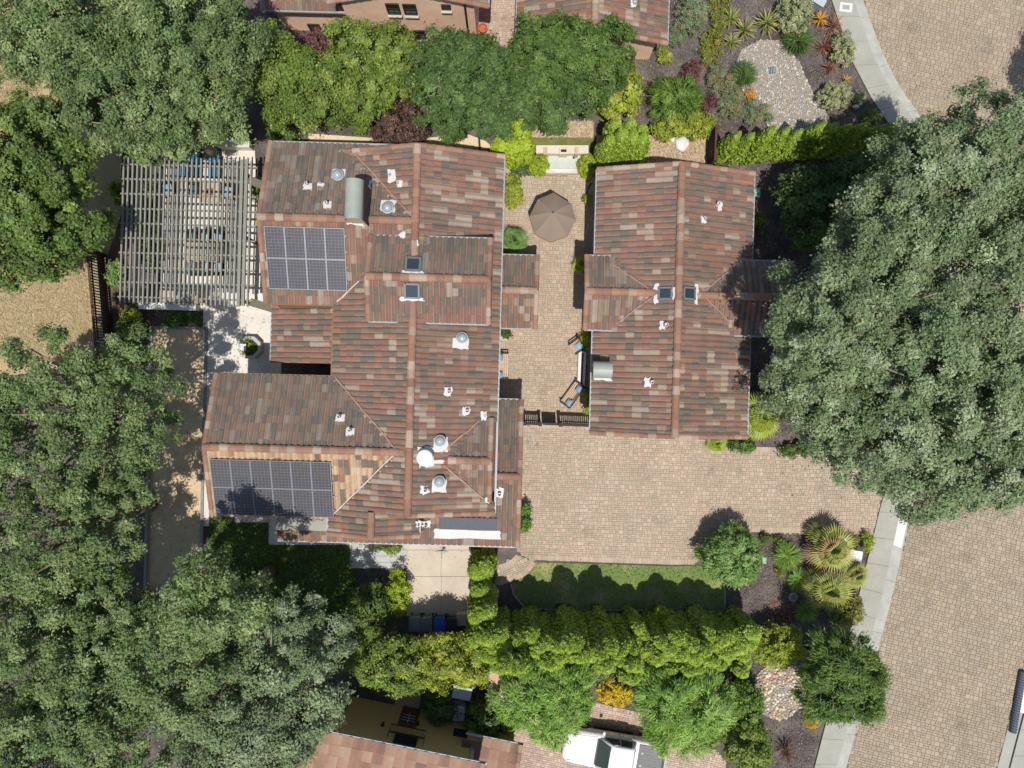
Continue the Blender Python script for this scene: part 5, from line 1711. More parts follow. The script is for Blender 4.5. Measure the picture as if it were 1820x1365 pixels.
tuft('dark green rush clump at the top of the pebble bed', 1418, 72, 24, 0.9, DEEP, 900, 71)
tuft('dark green rush clump lying over the west rim of the pebble bed', 1322, 132, 20, 0.8, DEEP, 800, 72)
tuft('fine green grass clump beside the pale green box lid', 1398, 988, 24, 0.7, FEATHER, 1100, 73)
tuft('fine green grass clump in the shade of the golden palms', 1420, 1030, 20, 0.6, FEATHER, 800, 74)
tuft('fine green grass clump below the round drain', 1432, 1085, 20, 0.6, FEATHER, 700, 75)
tuft('thin yellow grass clump at the driveway border near the stone block', 1512, 962, 15, 0.5, OLIVE, 350, 76)
tuft('grey grass clump below the lime cypress tips beside the gold shrub', 1078, 1208, 12, 0.6, GREYG, 400, 77)

# ------------------------------------------------------------------ pergola and what stands under it
def hbox(m, x, y, z, sx, sy, sz):     # a box square to the houses
    m.box(W(x, y, z), (sx, sy, sz), TH)


pg = thing('pergola', 'long grey slatted pergola over the pale patio west of the main house', 'pergola', W(-17.6, 7.6))


def shared(name, mb, mat):
    t = obj('tmp', mb, mat); me = t.data; me.name = name; bpy.data.objects.remove(t)
    return me


def put(name, me, parent, w, rz=TH):
    o = link(name, me, parent)
    o.location = Vector(w) - (WLOC[parent.name] if parent is not None else Vector((0, 0, 0)))
    o.rotation_euler = (0, 0, rz)
    WLOC[o.name] = Vector(w)
    return o


m = MB(); m.box((0, 0, 0), (0.085, 7.75, 0.1)); SLAT = shared('slat', m, M_GREYWOOD)
m = MB(); m.box((0, 0, 0), (0.17, 7.78, 0.12)); SLATW = shared('slat', m, M_GREYWOOD)
m = MB(); m.box((0, 0, 0), (7.25, 0.075, 0.16)); BEAM = shared('beam', m, M_GREYWOOD)
for k in range(29):
    x = -20.93 + k * 0.2415
    put('slat', SLATW if k in (26, 27) else SLAT, pg, W(x, 7.62 + 0.02 * ((k * 7) % 5 - 2), 2.97))
for k in range(10):
    put('beam', BEAM, pg, W(-17.5, 11.15 - k * 0.785, 2.83))
m = MB(); m.box((0, 0, 0), (0.14, 7.6, 0.2)); GIRD = shared('girder', m, M_GREYWOOD)
for x in (-20.3, -14.75): put('girder', GIRD, pg, W(x, 7.62, 2.64))
m = MB(); m.box((0, 0, 1.27), (0.16, 0.16, 2.54)); POST = shared('post', m, M_GREYWOOD)
for x in (-20.3, -14.75):
    for y in (4.1, 7.6, 11.0): put('post', POST, pg, W(x, y, 0))
for a, b in (((-14.3, 10.5, 2.9), (-12.9, 9.9, 3.2)), ((-14.1, 4.0, 2.7), (-12.6, 3.6, 3.0))):
    m = MB(); m.beam(W(*a), W(*b), 0.42, 0.12); obj('brace', m, surf('olive_timber', A(122, 116, 98), 0.8, 0.12, 4), pg)
low = thing('seat_wall', 'low white wall capping the south edge of the patio under the pergola', 'wall', P(315, 545))
m = MB(); m.beam((*P(258, 545)[:2], 0.3), (*P(356, 548)[:2], 0.3), 0.32, 0.6); obj('core', m, M_CONC_PALE, low)
m = MB(); m.beam((*P(257, 545)[:2], 0.635), (*P(357, 548)[:2], 0.635), 0.4, 0.07); obj('capstone', m, M_WHITE, low)
wl = thing('garden_wall', 'white garden wall north of the pergola beyond the blue loungers', 'wall', P(400, 266))
m = MB(); m.beam((*P(350, 262)[:2], 0.4), (*P(452, 265)[:2], 0.4), 0.25, 0.8); obj('core', m, M_CONC_PALE, wl)
m = MB(); m.beam((*P(350, 262)[:2], 0.83), (*P(453, 265)[:2], 0.83), 0.36, 0.06); obj('capstone', m, M_CONC_PALE, wl)


def lounge(label, px, py, rz, fab, group):
    c = P(px, py)
    t = thing('sun_lounger', label, 'sun lounger', c, group)
    f = MB()
    R = Matrix.Rotation(rz, 3, 'Z')
    def bx(m, x, y, z, sx, sy, sz): m.box(c + R @ Vector((x, y, z)), (sx, sy, sz), rz)
    bx(f, 0, 0, .28, .66, 1.8, .06)
    for x in (-.28, .28):
        for y in (-.8, .8): bx(f, x, y, .125, .06, .06, .25)
    obj('frame', f, M_DARKWOOD, t)
    a = MB(); bx(a, 0, -.3, .36, .62, 1.2, .1); obj('seat_pad', a, fab, t)
    b = MB(); M = R @ Matrix.Rotation(math.radians(38), 3, 'X'); b.box(c + R @ Vector((0, .6, .55)), (.62, .75, .1), M=M); obj('back_pad', b, fab, t)


for i, (x, y, l) in enumerate(((332, 290, 'teal sun lounger under the north beams, nearest the oak branches'), (352, 291, 'teal sun lounger under the north beams, second from the oak branches'), (385, 292, 'teal sun lounger under the north beams, nearest the house'))):
    lounge(l, x, y, TH, M_TEAL, 'teal loungers under the pergola')


def armchair(label, px, py, rz, fab, w=0.75, group=None, name='armchair', cat='armchair', wood=M_DARKWOOD):
    c = P(px, py)
    t = thing(name, label, cat, c, group)
    R = Matrix.Rotation(rz, 3, 'Z')
    def bx(m, x, y, z, sx, sy, sz): m.box(c + R @ Vector((x, y, z)), (sx, sy, sz), rz)
    f = MB(); bx(f, 0, 0, .25, w, .74, .06); obj('seat', f, wood, t)
    for x in (-w / 2 + .04, w / 2 - .04):
        a = MB(); bx(a, x, 0, .58, .08, .72, .05); bx(a, x, .33, .30, .07, .06, .54); bx(a, x, -.33, .30, .07, .06, .54); obj('armrest', a, wood, t)
    b = MB(); bx(b, 0, .34, .55, w - .18, .07, .56); obj('backrest', b, wood, t)
    n = max(1, round((w - .2) / .6))
    for k in range(n):
        ww = (w - .2) / n
        q = MB(); bx(q, -(w - .2) / 2 + ww * (k + .5), -.03, .35, ww - .02, .62, .13); obj('seat_pad', q, fab, t)


GC = 'armchairs under the pergola'
armchair('blue padded armchair under the pergola, nearest the leafy strip', 305, 340, 0.2, M_BLUE, group=GC)
armchair('dark framed armchair with blue pad beside the stone fire table', 352, 342, -0.1, M_BLUE, group=GC)
armchair('blue padded armchair under the pergola, closest to the house gable', 412, 345, -0.2, M_BLUE, group=GC)
armchair('long sofa with pale pads under the middle of the pergola', 275, 445, 1.57, surf('pale_fabric', A(196, 206, 204), 0.9, 0.1, 9), 2.0, name='sofa', cat='sofa')
fp = thing('fire_table', 'square stone fire table among the blue armchairs', 'fire table', P(380, 345))
c = P(380, 345)
m = MB(); m.prism([(c.x + x, c.y + y) for x, y in ((-.5, -.5), (.5, -.5), (.5, .5), (-.5, .5))], 0.03, .42); obj('base', m, M_SLATE, fp)
m = MB(); m.prism([(c.x + x, c.y + y) for x, y in ((-.58, -.58), (.58, -.58), (.58, .58), (-.58, .58))], .42, .5); obj('tabletop', m, surf('tan_stone', A(204, 182, 156), .8, .15, 4), fp)
m = MB(); m.cyl((c.x, c.y, .5), .22, .22, .05, 14); obj('burner', m, surf('rusty_iron', A(150, 80, 50), .8, .2, 6), fp)
dt = thing('dining_table', 'long pale outdoor dining table under the south half of the pergola', 'table', P(372, 452))
c = P(372, 452)
m = MB()
for k in range(7): hbox(m, Lc(372, 452).x, Lc(372, 452).y - .45 + k * .15, .74, 2.2, .135, .04)
obj('tabletop', m, surf('weathered_teak', A(186, 172, 148), .8, .15, 6), dt)
for sx in (-.95, .95):
    for sy in (-.4, .4):
        m = MB(); hbox(m, Lc(372, 452).x + sx, Lc(372, 452).y + sy, .37, .08, .08, .7); obj('leg', m, M_DARKWOOD, dt)
for i, (dx, dy, r, l) in enumerate(((-22, -28, 0, 'north side, near the sofa'), (0, -28, 0, 'north side, middle'), (22, -28, 0, 'north side, near the house'), (-22, 28, PI, 'south side, near the sofa'), (0, 28, PI, 'south side, middle'), (22, 28, PI, 'south side, near the house'))):
    armchair('dark dining chair with grey pad at the long table, ' + l, 372 + dx, 452 + dy, r, M_BLUE if i in (2, 5) else surf('pale_fabric'), .55, 'dining chairs under the pergola', 'dining_chair', 'chair')
kt = thing('grill_counter', 'masonry grill counter along the south edge of the pergola', 'grill counter', P(335, 528))
m = MB(); q = Lc(335, 528); hbox(m, q.x, q.y, .45, 2.3, .7, .84); obj('counter', m, M_STUCCO, kt)
m = MB(); hbox(m, q.x, q.y, .89, 2.4, .8, .05); obj('countertop', m, surf('tan_stone'), kt)
m = MB(); hbox(m, q.x + .1, q.y, 1.02, .8, .6, .2); obj('grill', m, M_GREYMETAL, kt)
m = MB(); hbox(m, q.x + .1, q.y - .25, 1.17, .6, .05, .05); obj('handle', m, M_BLACK, kt)

# ------------------------------------------------------------------ umbrella
zc, zr_ = 2.75, 2.1
cu = P(983, 377, zc)
um = thing('patio_umbrella', 'large taupe octagonal patio umbrella open over the courtyard', 'umbrella', (cu.x, cu.y, 0))
rimpx = [(1016, 362), (1024, 391), (1008.5, 420), (978, 430), (950, 415.5), (941, 384), (956, 354), (984, 342)]
rim = [P(x, y, zr_) for x, y in rimpx]
cap0 = Vector((cu.x, cu.y, zc))
for k in range(8):
    a, b = rim[k], rim[(k + 1) % 8]
    m = MB()
    vs, fs = [], []
    for i in range(5):
        t = i / 4
        for j in range(5):
            u = j / 4
            p = cap0.lerp(a.lerp(b, u), t)
            p.z += -0.05 * math.sin(PI * t) * 0 - 0.06 * t * math.sin(PI * u) + 0.05 * math.sin(PI * t)
            vs.append(p)
    for i in range(4):
        for j in range(4): fs.append((i * 5 + j, i * 5 + j + 5, i * 5 + j + 6, i * 5 + j + 1))
    m.add(vs, fs)
    va = [v - Vector((0, 0, 0.14)) for v in vs[20:25]]
    m.add(vs[20:25] + va, [(i, 5 + i, 6 + i, i + 1) for i in range(4)])
    obj('canopy_panel', m, M_CANVAS, um, True)
    m = MB(); m.beam(cap0 - Vector((0, 0, .05)), a - Vector((0, 0, .03)), .03, .03); obj('rib', m, M_DARKWOOD, um)
m = MB(); m.cyl((cu.x, cu.y, 0), .03, .03, zc, 10); obj('pole', m, M_DARKWOOD, um)
m = MB(); m.cyl((cu.x, cu.y, 0.018), .3, .28, .1, 16); obj('base', m, M_BLACK, um)
m = MB(); m.lathe((cu.x, cu.y, zc - .02), [(.05, 0), (.045, .05), (.02, .1), (.001, .13)], 10); obj('finial', m, M_DARKWOOD, um)


# ------------------------------------------------------------------ courtyard seats
def bench(label, px, py, rz, w, name='bench', cat='bench', group=None):
    """teak seat with slats; local +y is the back"""
    c = P(px, py)
    t = thing(name, label, cat, (c.x, c.y, 0.02), group)
    R = Matrix.Rotation(rz, 3, 'Z')
    o = Vector((c.x, c.y, 0.02))
    def bx(m, x, y, z, sx, sy, sz, M=None): m.box(o + R @ Vector((x, y, z)), (sx, sy, sz), rz)
    for k in range(6):
        m = MB(); bx(m, 0, -.25 + k * .1, .43, w - .1, .078, .03); obj('seat_slat', m, M_TEAK, t)
    for s in (-1, 1):
        m = MB(); bx(m, s * (w / 2 - .03), -.28, .21, .06, .06, .42); obj('leg', m, M_DARKWOOD, t)
        m = MB(); bx(m, s * (w / 2 - .03), .28, .45, .06, .06, .9); obj('leg', m, M_DARKWOOD, t)
        m = MB(); bx(m, s * (w / 2 - .03), -.02, .64, .075, .62, .04); obj('armrest', m, M_DARKWOOD, t)
    m = MB(); bx(m, 0, .3, .9, w, .06, .08); obj('top_rail', m, M_DARKWOOD, t)
    for k in range(int(w / .11) - 1):
        m = MB(); bx(m, -w / 2 + .1 + k * .11, .3, .66, .05, .03, .4); obj('back_slat', m, M_TEAK, t)
    return o, R


def cushion(label, o, R, x, y, z, tilt, s=0.42):
    q = o + R @ Vector((x, y, z))
    m = MB()
    def pil(p):
        e = max(abs(p.x), abs(p.y)) / s * 2
        return p
    n = 8
    vs, fs = [], []
    for sd in (1, -1):
        for i in range(n + 1):
            for j in range(n + 1):
                u, v = i / n * 2 - 1, j / n * 2 - 1
                k = 1 - 0.10 * (1 - abs(u)) * abs(v) ** 3 - 0.10 * (1 - abs(v)) * abs(u) ** 3
                vs.append(Vector((u * s / 2 * k, v * s / 2 * k, sd * 0.09 * ((1 - u * u) * (1 - v * v)) ** .45)))
    N1 = (n + 1) ** 2
    for i in range(n):
        for j in range(n):
            a = i * (n + 1) + j
            fs.append((a, a + n + 1, a + n + 2, a + 1)); fs.append((N1 + a, N1 + a + 1, N1 + a + n + 2, N1 + a + n + 1))
    M = R @ Matrix.Rotation(tilt, 3, 'X')
    m.add([q + M @ v for v in vs], fs)
    ob = obj('cushion', m, M_BLUE, None, True, base=q)
    tag(ob, label, 'cushion', 'blue cushions on the courtyard seats')


o, R = bench('teak bench set at an angle near the guest house wall, dark top rail', 1016, 701, math.radians(234), 1.5)
cushion('pale blue cushion at the upper end of the angled teak bench', o, R, -.48, .08, .6, .75)
cushion('pale blue cushion at the lower end of the angled teak bench', o, R, .48, .08, .6, .75)
o, R = bench('teak bench half hidden below the main house eave in the courtyard', 894, 651, math.radians(90), 1.5)
cushion('blue cushion at the north end of the bench below the eave', o, R, .5, .12, .62, 0.9)
cushion('blue cushion at the south end of the bench below the eave', o, R, -.5, .12, .62, 0.9)
o, R = bench('single teak armchair turned towards the courtyard by the yellowish shrub', 1024, 616, math.radians(-54), .72, 'garden_chair', 'chair')
cushion('single blue cushion on the teak armchair', o, R, .06, .06, .56, 0.35, .44)
tr = thing('planter_trough', 'long narrow white planter trough along the guest house wall', 'planter', P(1043, 658))
for dx, z, wd in ((-4.5, .42, .17), (4.2, .48, .12)):
    m = MB(); a, b = P(1035 + dx + .6, 626, z), P(1035 + dx - 2.2, 694, z); m.beam((a.x, a.y, z / 2), (b.x, b.y, z / 2), wd, z); obj('side_wall', m, M_WHITE, tr)
for y in (626, 693):
    m = MB(); p = P(1035, y, .3); m.box((p.x, p.y, .2), (.3, .08, .4)); obj('end_wall', m, M_WHITE, tr)
m = MB(); m.beam((*P(1035.4, 628)[:2], .14), (*P(1033, 692)[:2], .14), .16, .28); obj('soil', m, M_DIRT, tr)
pot = thing('planter_bed', 'small half round stone edged bed below the porch gutter', 'planter', P(899, 594))
m = MB(); c = P(897, 590)
pl = [(c.x + .42 * math.cos(a), c.y - .15 - .36 * math.sin(a)) for a in np.linspace(0, PI, 12)]
m.prism([(c.x - .42, c.y + .3)] + pl[::-1] + [(c.x + .42, c.y + .3)], 0, .12); obj('edge_stone', m, M_CONC_TAN, pot)
hose = MB(); hose.tube([P(1052, 326, .1), P(1047, 331, .5), P(1044, 340, .6), P(1043, 349, .25)], .035, 7)
tag(obj('curved_pipe', hose, surf('rust_pipe', A(120, 62, 48), .6, .2, 6)), 'rust red curved pipe at the guest house northwest wall', 'pipe')


# ------------------------------------------------------------------ fences and gate
def picket_fence(label, a, b, h, name='fence', gap=.105, wb=.07, mat=M_DARKWOOD, cat='fence', cap=True, posts=True):
    a, b = Vector(a), Vector(b)
    t = thing(name, label, cat, (a + b) / 2)
    d = (b - a); Ln = d.length; rz = math.atan2(d.y, d.x)
    n = max(2, int(Ln / gap))
    m = MB(); m.box((0, 0, h / 2), (wb, .03, h)); me = shared('picket', m, mat)
    for k in range(n):
        p = a + d * ((k + .5) / n)
        put('picket', me, t, p, rz)
    for z in (.3, h - .25):
        m = MB(); m.beam(a + Vector((0, 0, z)), b + Vector((0, 0, z)), .05, .09); obj('rail', m, mat, t)
    if cap:
        m = MB(); m.beam(a + Vector((0, 0, h + .025)), b + Vector((0, 0, h + .025)), .13, .05); obj('cap_rail', m, mat, t)
    if posts:
        for p in (a, b):
            m = MB(); m.box(p + Vector((0, 0, (h + .15) / 2)), (.17, .17, h + .15), rz); m.box(p + Vector((0, 0, h + .17)), (.21, .21, .04), rz); obj('post', m, mat, t)
    return t


Gp = lambda x, y: P(x, y, 0)
picket_fence('dark picket fence panel on the house side of the courtyard gate', Gp(931, 750), Gp(958, 751), 1.6)
picket_fence('longer dark picket fence panel on the guest house side of the courtyard gate', Gp(993, 752), Gp(1048, 754), 1.6)
gt = picket_fence('dark solid courtyard gate between its two fence panels', Gp(963, 750.5), Gp(988, 751.5), 1.5, 'gate', .1, .098, M_DARKWOOD, 'gate', True, False)
m = MB(); p = P(985, 752, 1); m.box(p, (.12, .12, .04)); obj('latch', m, M_BLACK, gt)
fl = picket_fence('weathered brown fence of upright bars along the dry field', Gp(188, 455), Gp(206, 660), 1.75, gap=.16, wb=.06, mat=M_FENCE)
m = MB(); m.beam((*P(184, 455)[:2], .4), (*P(200, 645)[:2], .4), .1, .8)
bw = thing('retaining_board', 'grey board edging running along the dry field beside the bar fence', 'board', P(192, 550))
obj('board', m, surf('grey_board', A(150, 146, 138), .85, .2, 4), bw)
picket_fence('plain dark plank fence standing at the edge of the dry leaf bed', Gp(1258, 246), Gp(1256, 300), 1.7, gap=.125, wb=.12, mat=M_FENCE)
picket_fence('short dark fence between the tall trees and the garage bark bed', Gp(1119, 118), Gp(1117, 142), 1.5, gap=.125, wb=.12, mat=M_FENCE)
picket_fence('long grey topped fence behind the bright ivy strip', Gp(585, 228), Gp(700, 230), 1.5, gap=.125, wb=.12, mat=surf('grey_board'))
m = MB(); a, b = P(851, 240, .5), P(853, 272, .5); m.beam(a, b, .1, .1)
bp = thing('timber_post', 'slim dark timber lying out from the north eaves across the sand path', 'timber', P(852, 256)); obj('bar', m, M_DARKWOOD, bp)
# walkway of dark boards beside the fence
wk = thing('board_walk', 'dark board walk in the shade between the bar fence and the pergola', 'walkway', P(215, 550))
m = MB(); m.box((0, 0, 0), (.9, .24, .04)); me = shared('plank', m, surf('old_plank', A(112, 92, 70), .9, .25, 4))
for k in range(26):
    put('plank', me, wk, P(208 + k * .5, 448 + k * 7.9, .03), TH)

# ------------------------------------------------------------------ fountains
fo = thing('stone_fountain', 'cream stone fountain basin with pale mosaic floor at the courtyard north end', 'fountain', P(998, 288))
Fp = lambda x, y: P(x, y, .4)
def fwall(name, x0, y0, x1, y1, h, mat, parent=fo, z0=0.0):
    a, b = P(x0, y0, h), P(x1, y1, h)
    m = MB(); m.prism([(a.x, a.y), (b.x, a.y), (b.x, b.y), (a.x, b.y)], z0, h); return obj(name, m, mat, parent)
M_TRAV = surf('travertine', A(228, 216, 196), .8, .10, 4, .2, 40, amt2=.08)
fwall('back_wall', 953, 258, 1046, 273, .75, M_TRAV)
fwall('basin_wall', 967, 274, 973.5, 299, .4, M_TRAV); fwall('basin_wall', 1027, 274, 1033, 299, .4, M_TRAV)
fwall('basin_wall', 966, 299.5, 1034, 308, .4, M_TRAV)
fwall('pillar', 966, 262, 973, 274.5, .9, surf('tan_stone')); fwall('pillar', 1022, 262, 1028, 274.5, .9, surf('tan_stone'))
sp = fwall('spout_block', 994, 263, 1009, 273.5, .95, M_TRAV)
fwall('spout', 997, 265.5, 1007, 269.5, 1.02, M_BLACK, fo, .95)
mw, nt, bs = new_mat('fountain_water')
vo = N(nt, 'ShaderNodeTexVoronoi'); vo.inputs['Scale'].default_value = 9
cr = N(nt, 'ShaderNodeValToRGB'); cr.color_ramp.elements[0].color = (*A(196, 208, 196), 1); cr.color_ramp.elements[1].color = (*A(216, 220, 206), 1)
tc = N(nt, 'ShaderNodeTexCoord'); nt.links.new(tc.outputs['Object'], vo.inputs['Vector']); nt.links.new(vo.outputs['Color'], cr.inputs[0]); nt.links.new(cr.outputs[0], bs.inputs['Base Color'])
bs.inputs['Roughness'].default_value = .12
no = N(nt, 'ShaderNodeTexNoise'); no.inputs['Scale'].default_value = 12; nt.links.new(tc.outputs['Object'], no.inputs['Vector'])
bpn = N(nt, 'ShaderNodeBump'); bpn.inputs['Strength'].default_value = .25; nt.links.new(no.outputs[0], bpn.inputs['Height']); nt.links.new(bpn.outputs[0], bs.inputs['Normal'])
fwall('water', 973.6, 274.2, 1026.9, 299.3, .3, mw)
fwall('drain', 1018, 278, 1022, 282, .31, M_BLACK)
m = MB(); c = P(1000, 302, .41); m.prism([(c.x + .68 * math.cos(a), c.y + .06 - .16 * math.sin(a)) for a in np.linspace(0, PI, 14)], .402, .43); obj('half_round_sill', m, M_WHITE, fo)
bb = thing('backyard_stone', 'white flat boulder on the dry leaf bed below the yellow hedge', 'boulder', P(1210, 256))
def lump(p): return Vector((p.x * (1 + .18 * math.sin(7 * p.y + 3 * p.x)), p.y * (1 + .15 * math.sin(9 * p.x)), p.z))
m = MB(); p = P(1211, 256, .1); m.ball(p, (.4, .42, .14), 14, 7, lump); obj('rock', m, M_WHITE, bb)
m = MB(); p = P(1195, 248, .05); m.ball(p, (.16, .15, .08), 10, 6, lump)
tag(obj('small_rock', m, M_WHITE), 'small white stone beside the flat white boulder', 'stone')
oc = thing('patio_planter', 'stone planter with chamfered corners and white pedestal on the west patio', 'planter', P(443, 617))
def octo(x0, y0, x1, y1, ch, z):
    a, b = P(x0, y0, z), P(x1, y1, z)
    return [(a.x + ch, a.y), (b.x - ch, a.y), (b.x, a.y - ch), (b.x, b.y + ch), (b.x - ch, b.y), (a.x + ch, b.y), (a.x, b.y + ch), (a.x, a.y - ch)]
m = MB()
ou, inn = octo(424, 598, 463, 637, .36, .55), octo(429, 603, 458, 632, .3, .55)
for k in range(8):
    a, b, c2, d2 = ou[k], ou[(k + 1) % 8], inn[(k + 1) % 8], inn[k]
    m.prism([a, b, c2, d2], .03, .55)
obj('rim', m, M_SLATE, oc)
m = MB(); m.prism(inn, .03, .42); obj('soil', m, M_DIRT, oc)
m = MB(); p = P(431, 617, .8); m.box((p.x, p.y, .42), (.38, .38, .76)); obj('pedestal', m, M_WHITE, oc)
rng = np.random.default_rng(5)
V, Q, K = foliage([(0, 0, .45, .5, .5, .25)], OLIVE + DEEP, rng, size=.1, clump=.15, dens=600)
pc = P(446, 617); o = link('planting', np_mesh('planting', V, Q, K, M_LEAF), oc); o.location = (pc.x - WLOC[oc.name].x, pc.y - WLOC[oc.name].y, 0)

# ------------------------------------------------------------------ dish, machines, bins, lids
di = thing('satellite_dish', 'small grey satellite dish on a mast over the tan service yard', 'satellite dish', P(787, 975))
p = P(785, 978, 2.6)
m = MB(); m.tube([P(789, 975, 2.9), P(787, 977, 3.0), P(785, 979, 2.75)], .03, 7); m.box(P(789, 974, 2.9), (.16, .1, .16)); obj('arm', m, M_BLACK, di)
m = MB(); Mx = Matrix.Rotation(math.radians(70), 3, 'X')
vs, fs = [], []
for i in range(6):
    r = .36 * i / 5
    for k in range(20):
        a = 2 * PI * k / 20
        vs.append(p + Mx @ Vector((r * math.cos(a) * 1.08, r * math.sin(a), .5 * r * r)))
for i in range(5):
    for k in range(20): fs.append((i * 20 + k, i * 20 + (k + 1) % 20, i * 20 + 20 + (k + 1) % 20, i * 20 + 20 + k))
m.add(vs, fs); obj('reflector', m, surf('dish_grey', A(176, 186, 192), .5, .05, 5), di, True)
m = MB(); e = p + Vector((0, -.5, -.1)); m.tube([p + Vector((0, -.05, -.33)), e], .015, 6); m.box(e, (.07, .09, .07)); obj('feed_horn', m, M_GREYMETAL, di)

ac = thing('air_conditioner', 'grey air conditioner with round fan grille beside the beige house', 'air conditioner', P(813, 1268))
c = P(813, 1268, .8); c.z = 0
m = MB(); n = 24
pl = []
for k in range(n):
    a = 2 * PI * k / n
    q = (abs(math.cos(a)) ** 5 + abs(math.sin(a)) ** 5) ** (-.2)
    pl.append((c.x + .42 * q * math.cos(a), c.y + .42 * q * math.sin(a)))
m.prism(pl, 0.02, .8); obj('cabinet', m, surf('ac_grey', A(190, 200, 206), .5, .05, 4), ac)
m = MB(); m.lathe((c.x, c.y, .8), [(.36, 0), (.36, .03), (.33, .03), (.33, -.02)], 24)
for r in (.08, .16, .24, .3): m.lathe((c.x, c.y, .815), [(r, 0), (r, .012), (r + .012, .012), (r + .012, 0)], 24)
for k in range(8):
    a = PI * k / 8; m.beam((c.x - .33 * math.cos(a), c.y - .33 * math.sin(a), .82), (c.x + .33 * math.cos(a), c.y + .33 * math.sin(a), .82), .012, .012)
obj('grille', m, M_GREYMETAL, ac)
m = MB()
for k in range(4):
    a = PI / 2 * k
    m.box((c.x + .15 * math.cos(a), c.y + .15 * math.sin(a), .81), (.24, .1, .008), a)
obj('fan_blade', m, M_BLACK, ac)
bx = thing('storage_box', 'pale grey lidded storage box beside the air conditioner', 'storage box', P(821, 1232))
c = P(821, 1232, .9)
m = MB(); m.box((c.x, c.y, .43), (.98, .62, .82), TS); obj('body', m, surf('ac_grey'), bx)
m = MB(); m.box((c.x, c.y, .87), (1.06, .7, .08), TS); obj('lid', m, surf('box_lid', A(176, 190, 198), .5, .05, 4), bx)


def bin_(label, px, py, col, rz, name='wheelie_bin', lidc=None, group='wheeled bins by the houses'):
    mt = surf('bin_%d_%d_%d' % col, A(*col), .45, .1, 5, spec=.5)
    c = P(px, py, 1.0); c.z = .03
    t = thing(name, label, 'bin', c, group)
    R = Matrix.Rotation(rz, 3, 'Z')
    m = MB()
    vs = []
    for z, sx, sy in ((.05, .24, .26), (.95, .30, .34)):
        for x, y in ((-1, -1), (1, -1), (1, 1), (-1, 1)): vs.append(c + R @ Vector((x * sx, y * sy, z)))
    m.add(vs, [(3, 2, 1, 0), (0, 1, 5, 4), (1, 2, 6, 5), (2, 3, 7, 6), (3, 0, 4, 7), (4, 5, 6, 7)]); obj('body', m, mt, t)
    m = MB()
    for i in range(6): m.box(c + R @ Vector((0, -.33 + .132 * i + .02, .99 + .035 * math.sin(PI * (i + .5) / 6))), (.64, .132, .05), rz)
    obj('lid', m, mt, t)
    m = MB(); m.beam(c + R @ Vector((-.25, .38, .95)), c + R @ Vector((.25, .38, .95)), .03, .03); obj('handle', m, M_BLACK, t)
    for s in (-1, 1):
        m = MB(); q = c + R @ Vector((s * .26, .28, .1)); m.tube([q - R @ Vector((.03, 0, 0)), q + R @ Vector((.03, 0, 0))], .1, 12); obj('wheel', m, M_RUBBER, t)


bin_('grey green wheeled bin at the end of the row, nearest the lime hedge', 737, 1110, (120, 132, 128), 0)
bin_('grey green wheeled bin between the end bin and the blue one', 758, 1110, (112, 124, 122), 0)
bin_('bright blue wheeled bin in the row on the service yard', 781, 1111, (50, 96, 190), 0)
bin_('black wheeled bin right of the blue one on the service yard', 802, 1112, (60, 64, 68), 0)
bin_('pale blue lidded bin beside the feathery tree by the beige house', 893, 1249, (150, 186, 226), TS)
m = MB(); c = P(820, 1102, .8)
ub = thing('utility_chest', 'tan square chest at the end of the bin row by the cypresses', 'chest', (c.x, c.y, .03)); m.box((c.x, c.y, .4), (.55, .6, .74)); obj('body', m, M_CONC_TAN, ub)
m = MB(); m.box((c.x, c.y, .79), (.6, .65, .05)); obj('lid', m, M_CONC_TAN, ub)
m = MB(); c = P(898, 1218, .6)
pb = thing('stucco_pillar', 'pinkish stucco pillar between the privet and the feathery tree', 'pillar', (c.x, c.y, 0)); m.box((c.x, c.y, .6), (.5, .6, 1.2), TS); obj('shaft', m, surf('pink_concrete'), pb)
m = MB(); m.box((c.x, c.y, 1.23), (.6, .7, .07), TS); obj('cap', m, surf('pink_concrete'), pb)
for x, y, lab, sx, sy in ((1346, 342, 'pale green utility lid beside the guest house east wall', .35, .55), (1354, 996, 'pale green utility lid beside the round driveway shrub', .5, .38)):
    c = P(x, y, .1); t = thing('utility_box', lab, 'utility box', (c.x, c.y, 0))
    m = MB(); m.box((c.x, c.y, .05), (sx, sy, .14), TH); obj('box', m, M_GREENBOX, t)
    m = MB(); m.box((c.x, c.y, .135), (sx - .06, sy - .06, .03), TH); obj('lid', m, M_GREENBOX, t)
c = P(1521, 988, .55); t = thing('stone_block', 'whitish stone mailbox block between the golden palms and the sidewalk', 'stone block', (c.x, c.y, 0))
m = MB(); m.box((c.x, c.y, .25), (.62, .52, .56), -.15); obj('plinth', m, M_TRAV, t)
m = MB(); m.box((c.x, c.y, .55), (.72, .6, .06), -.15); obj('slab', m, M_WHITE, t)


def drain(label, px, py, r, square=False, ring=M_CONC):
    c = P(px, py, .05); t = thing('drain_cover', label, 'drain', (c.x, c.y, 0))
    m = MB()
    if square: m.box((c.x, c.y, .03), (2 * r, 2 * r, .09), .1)
    else: m.cyl((c.x, c.y, -.01), r, r, .055 + .02, 20)
    obj('collar', m, ring, t)
    m = MB(); w = r * (1.5 if square else 1.1); m.box((c.x, c.y, .08), (w, w, .012), .1); obj('grate', m, surf('drain_dark', A(70, 84, 88), .6, .1, 8), t)
    m = MB()
    for k in range(4): m.box((c.x - w * .35 + k * w * .235, c.y, .092), (w * .09, w * .92, .012), .1)
    obj('grate_bars', m, M_GREYMETAL, t)


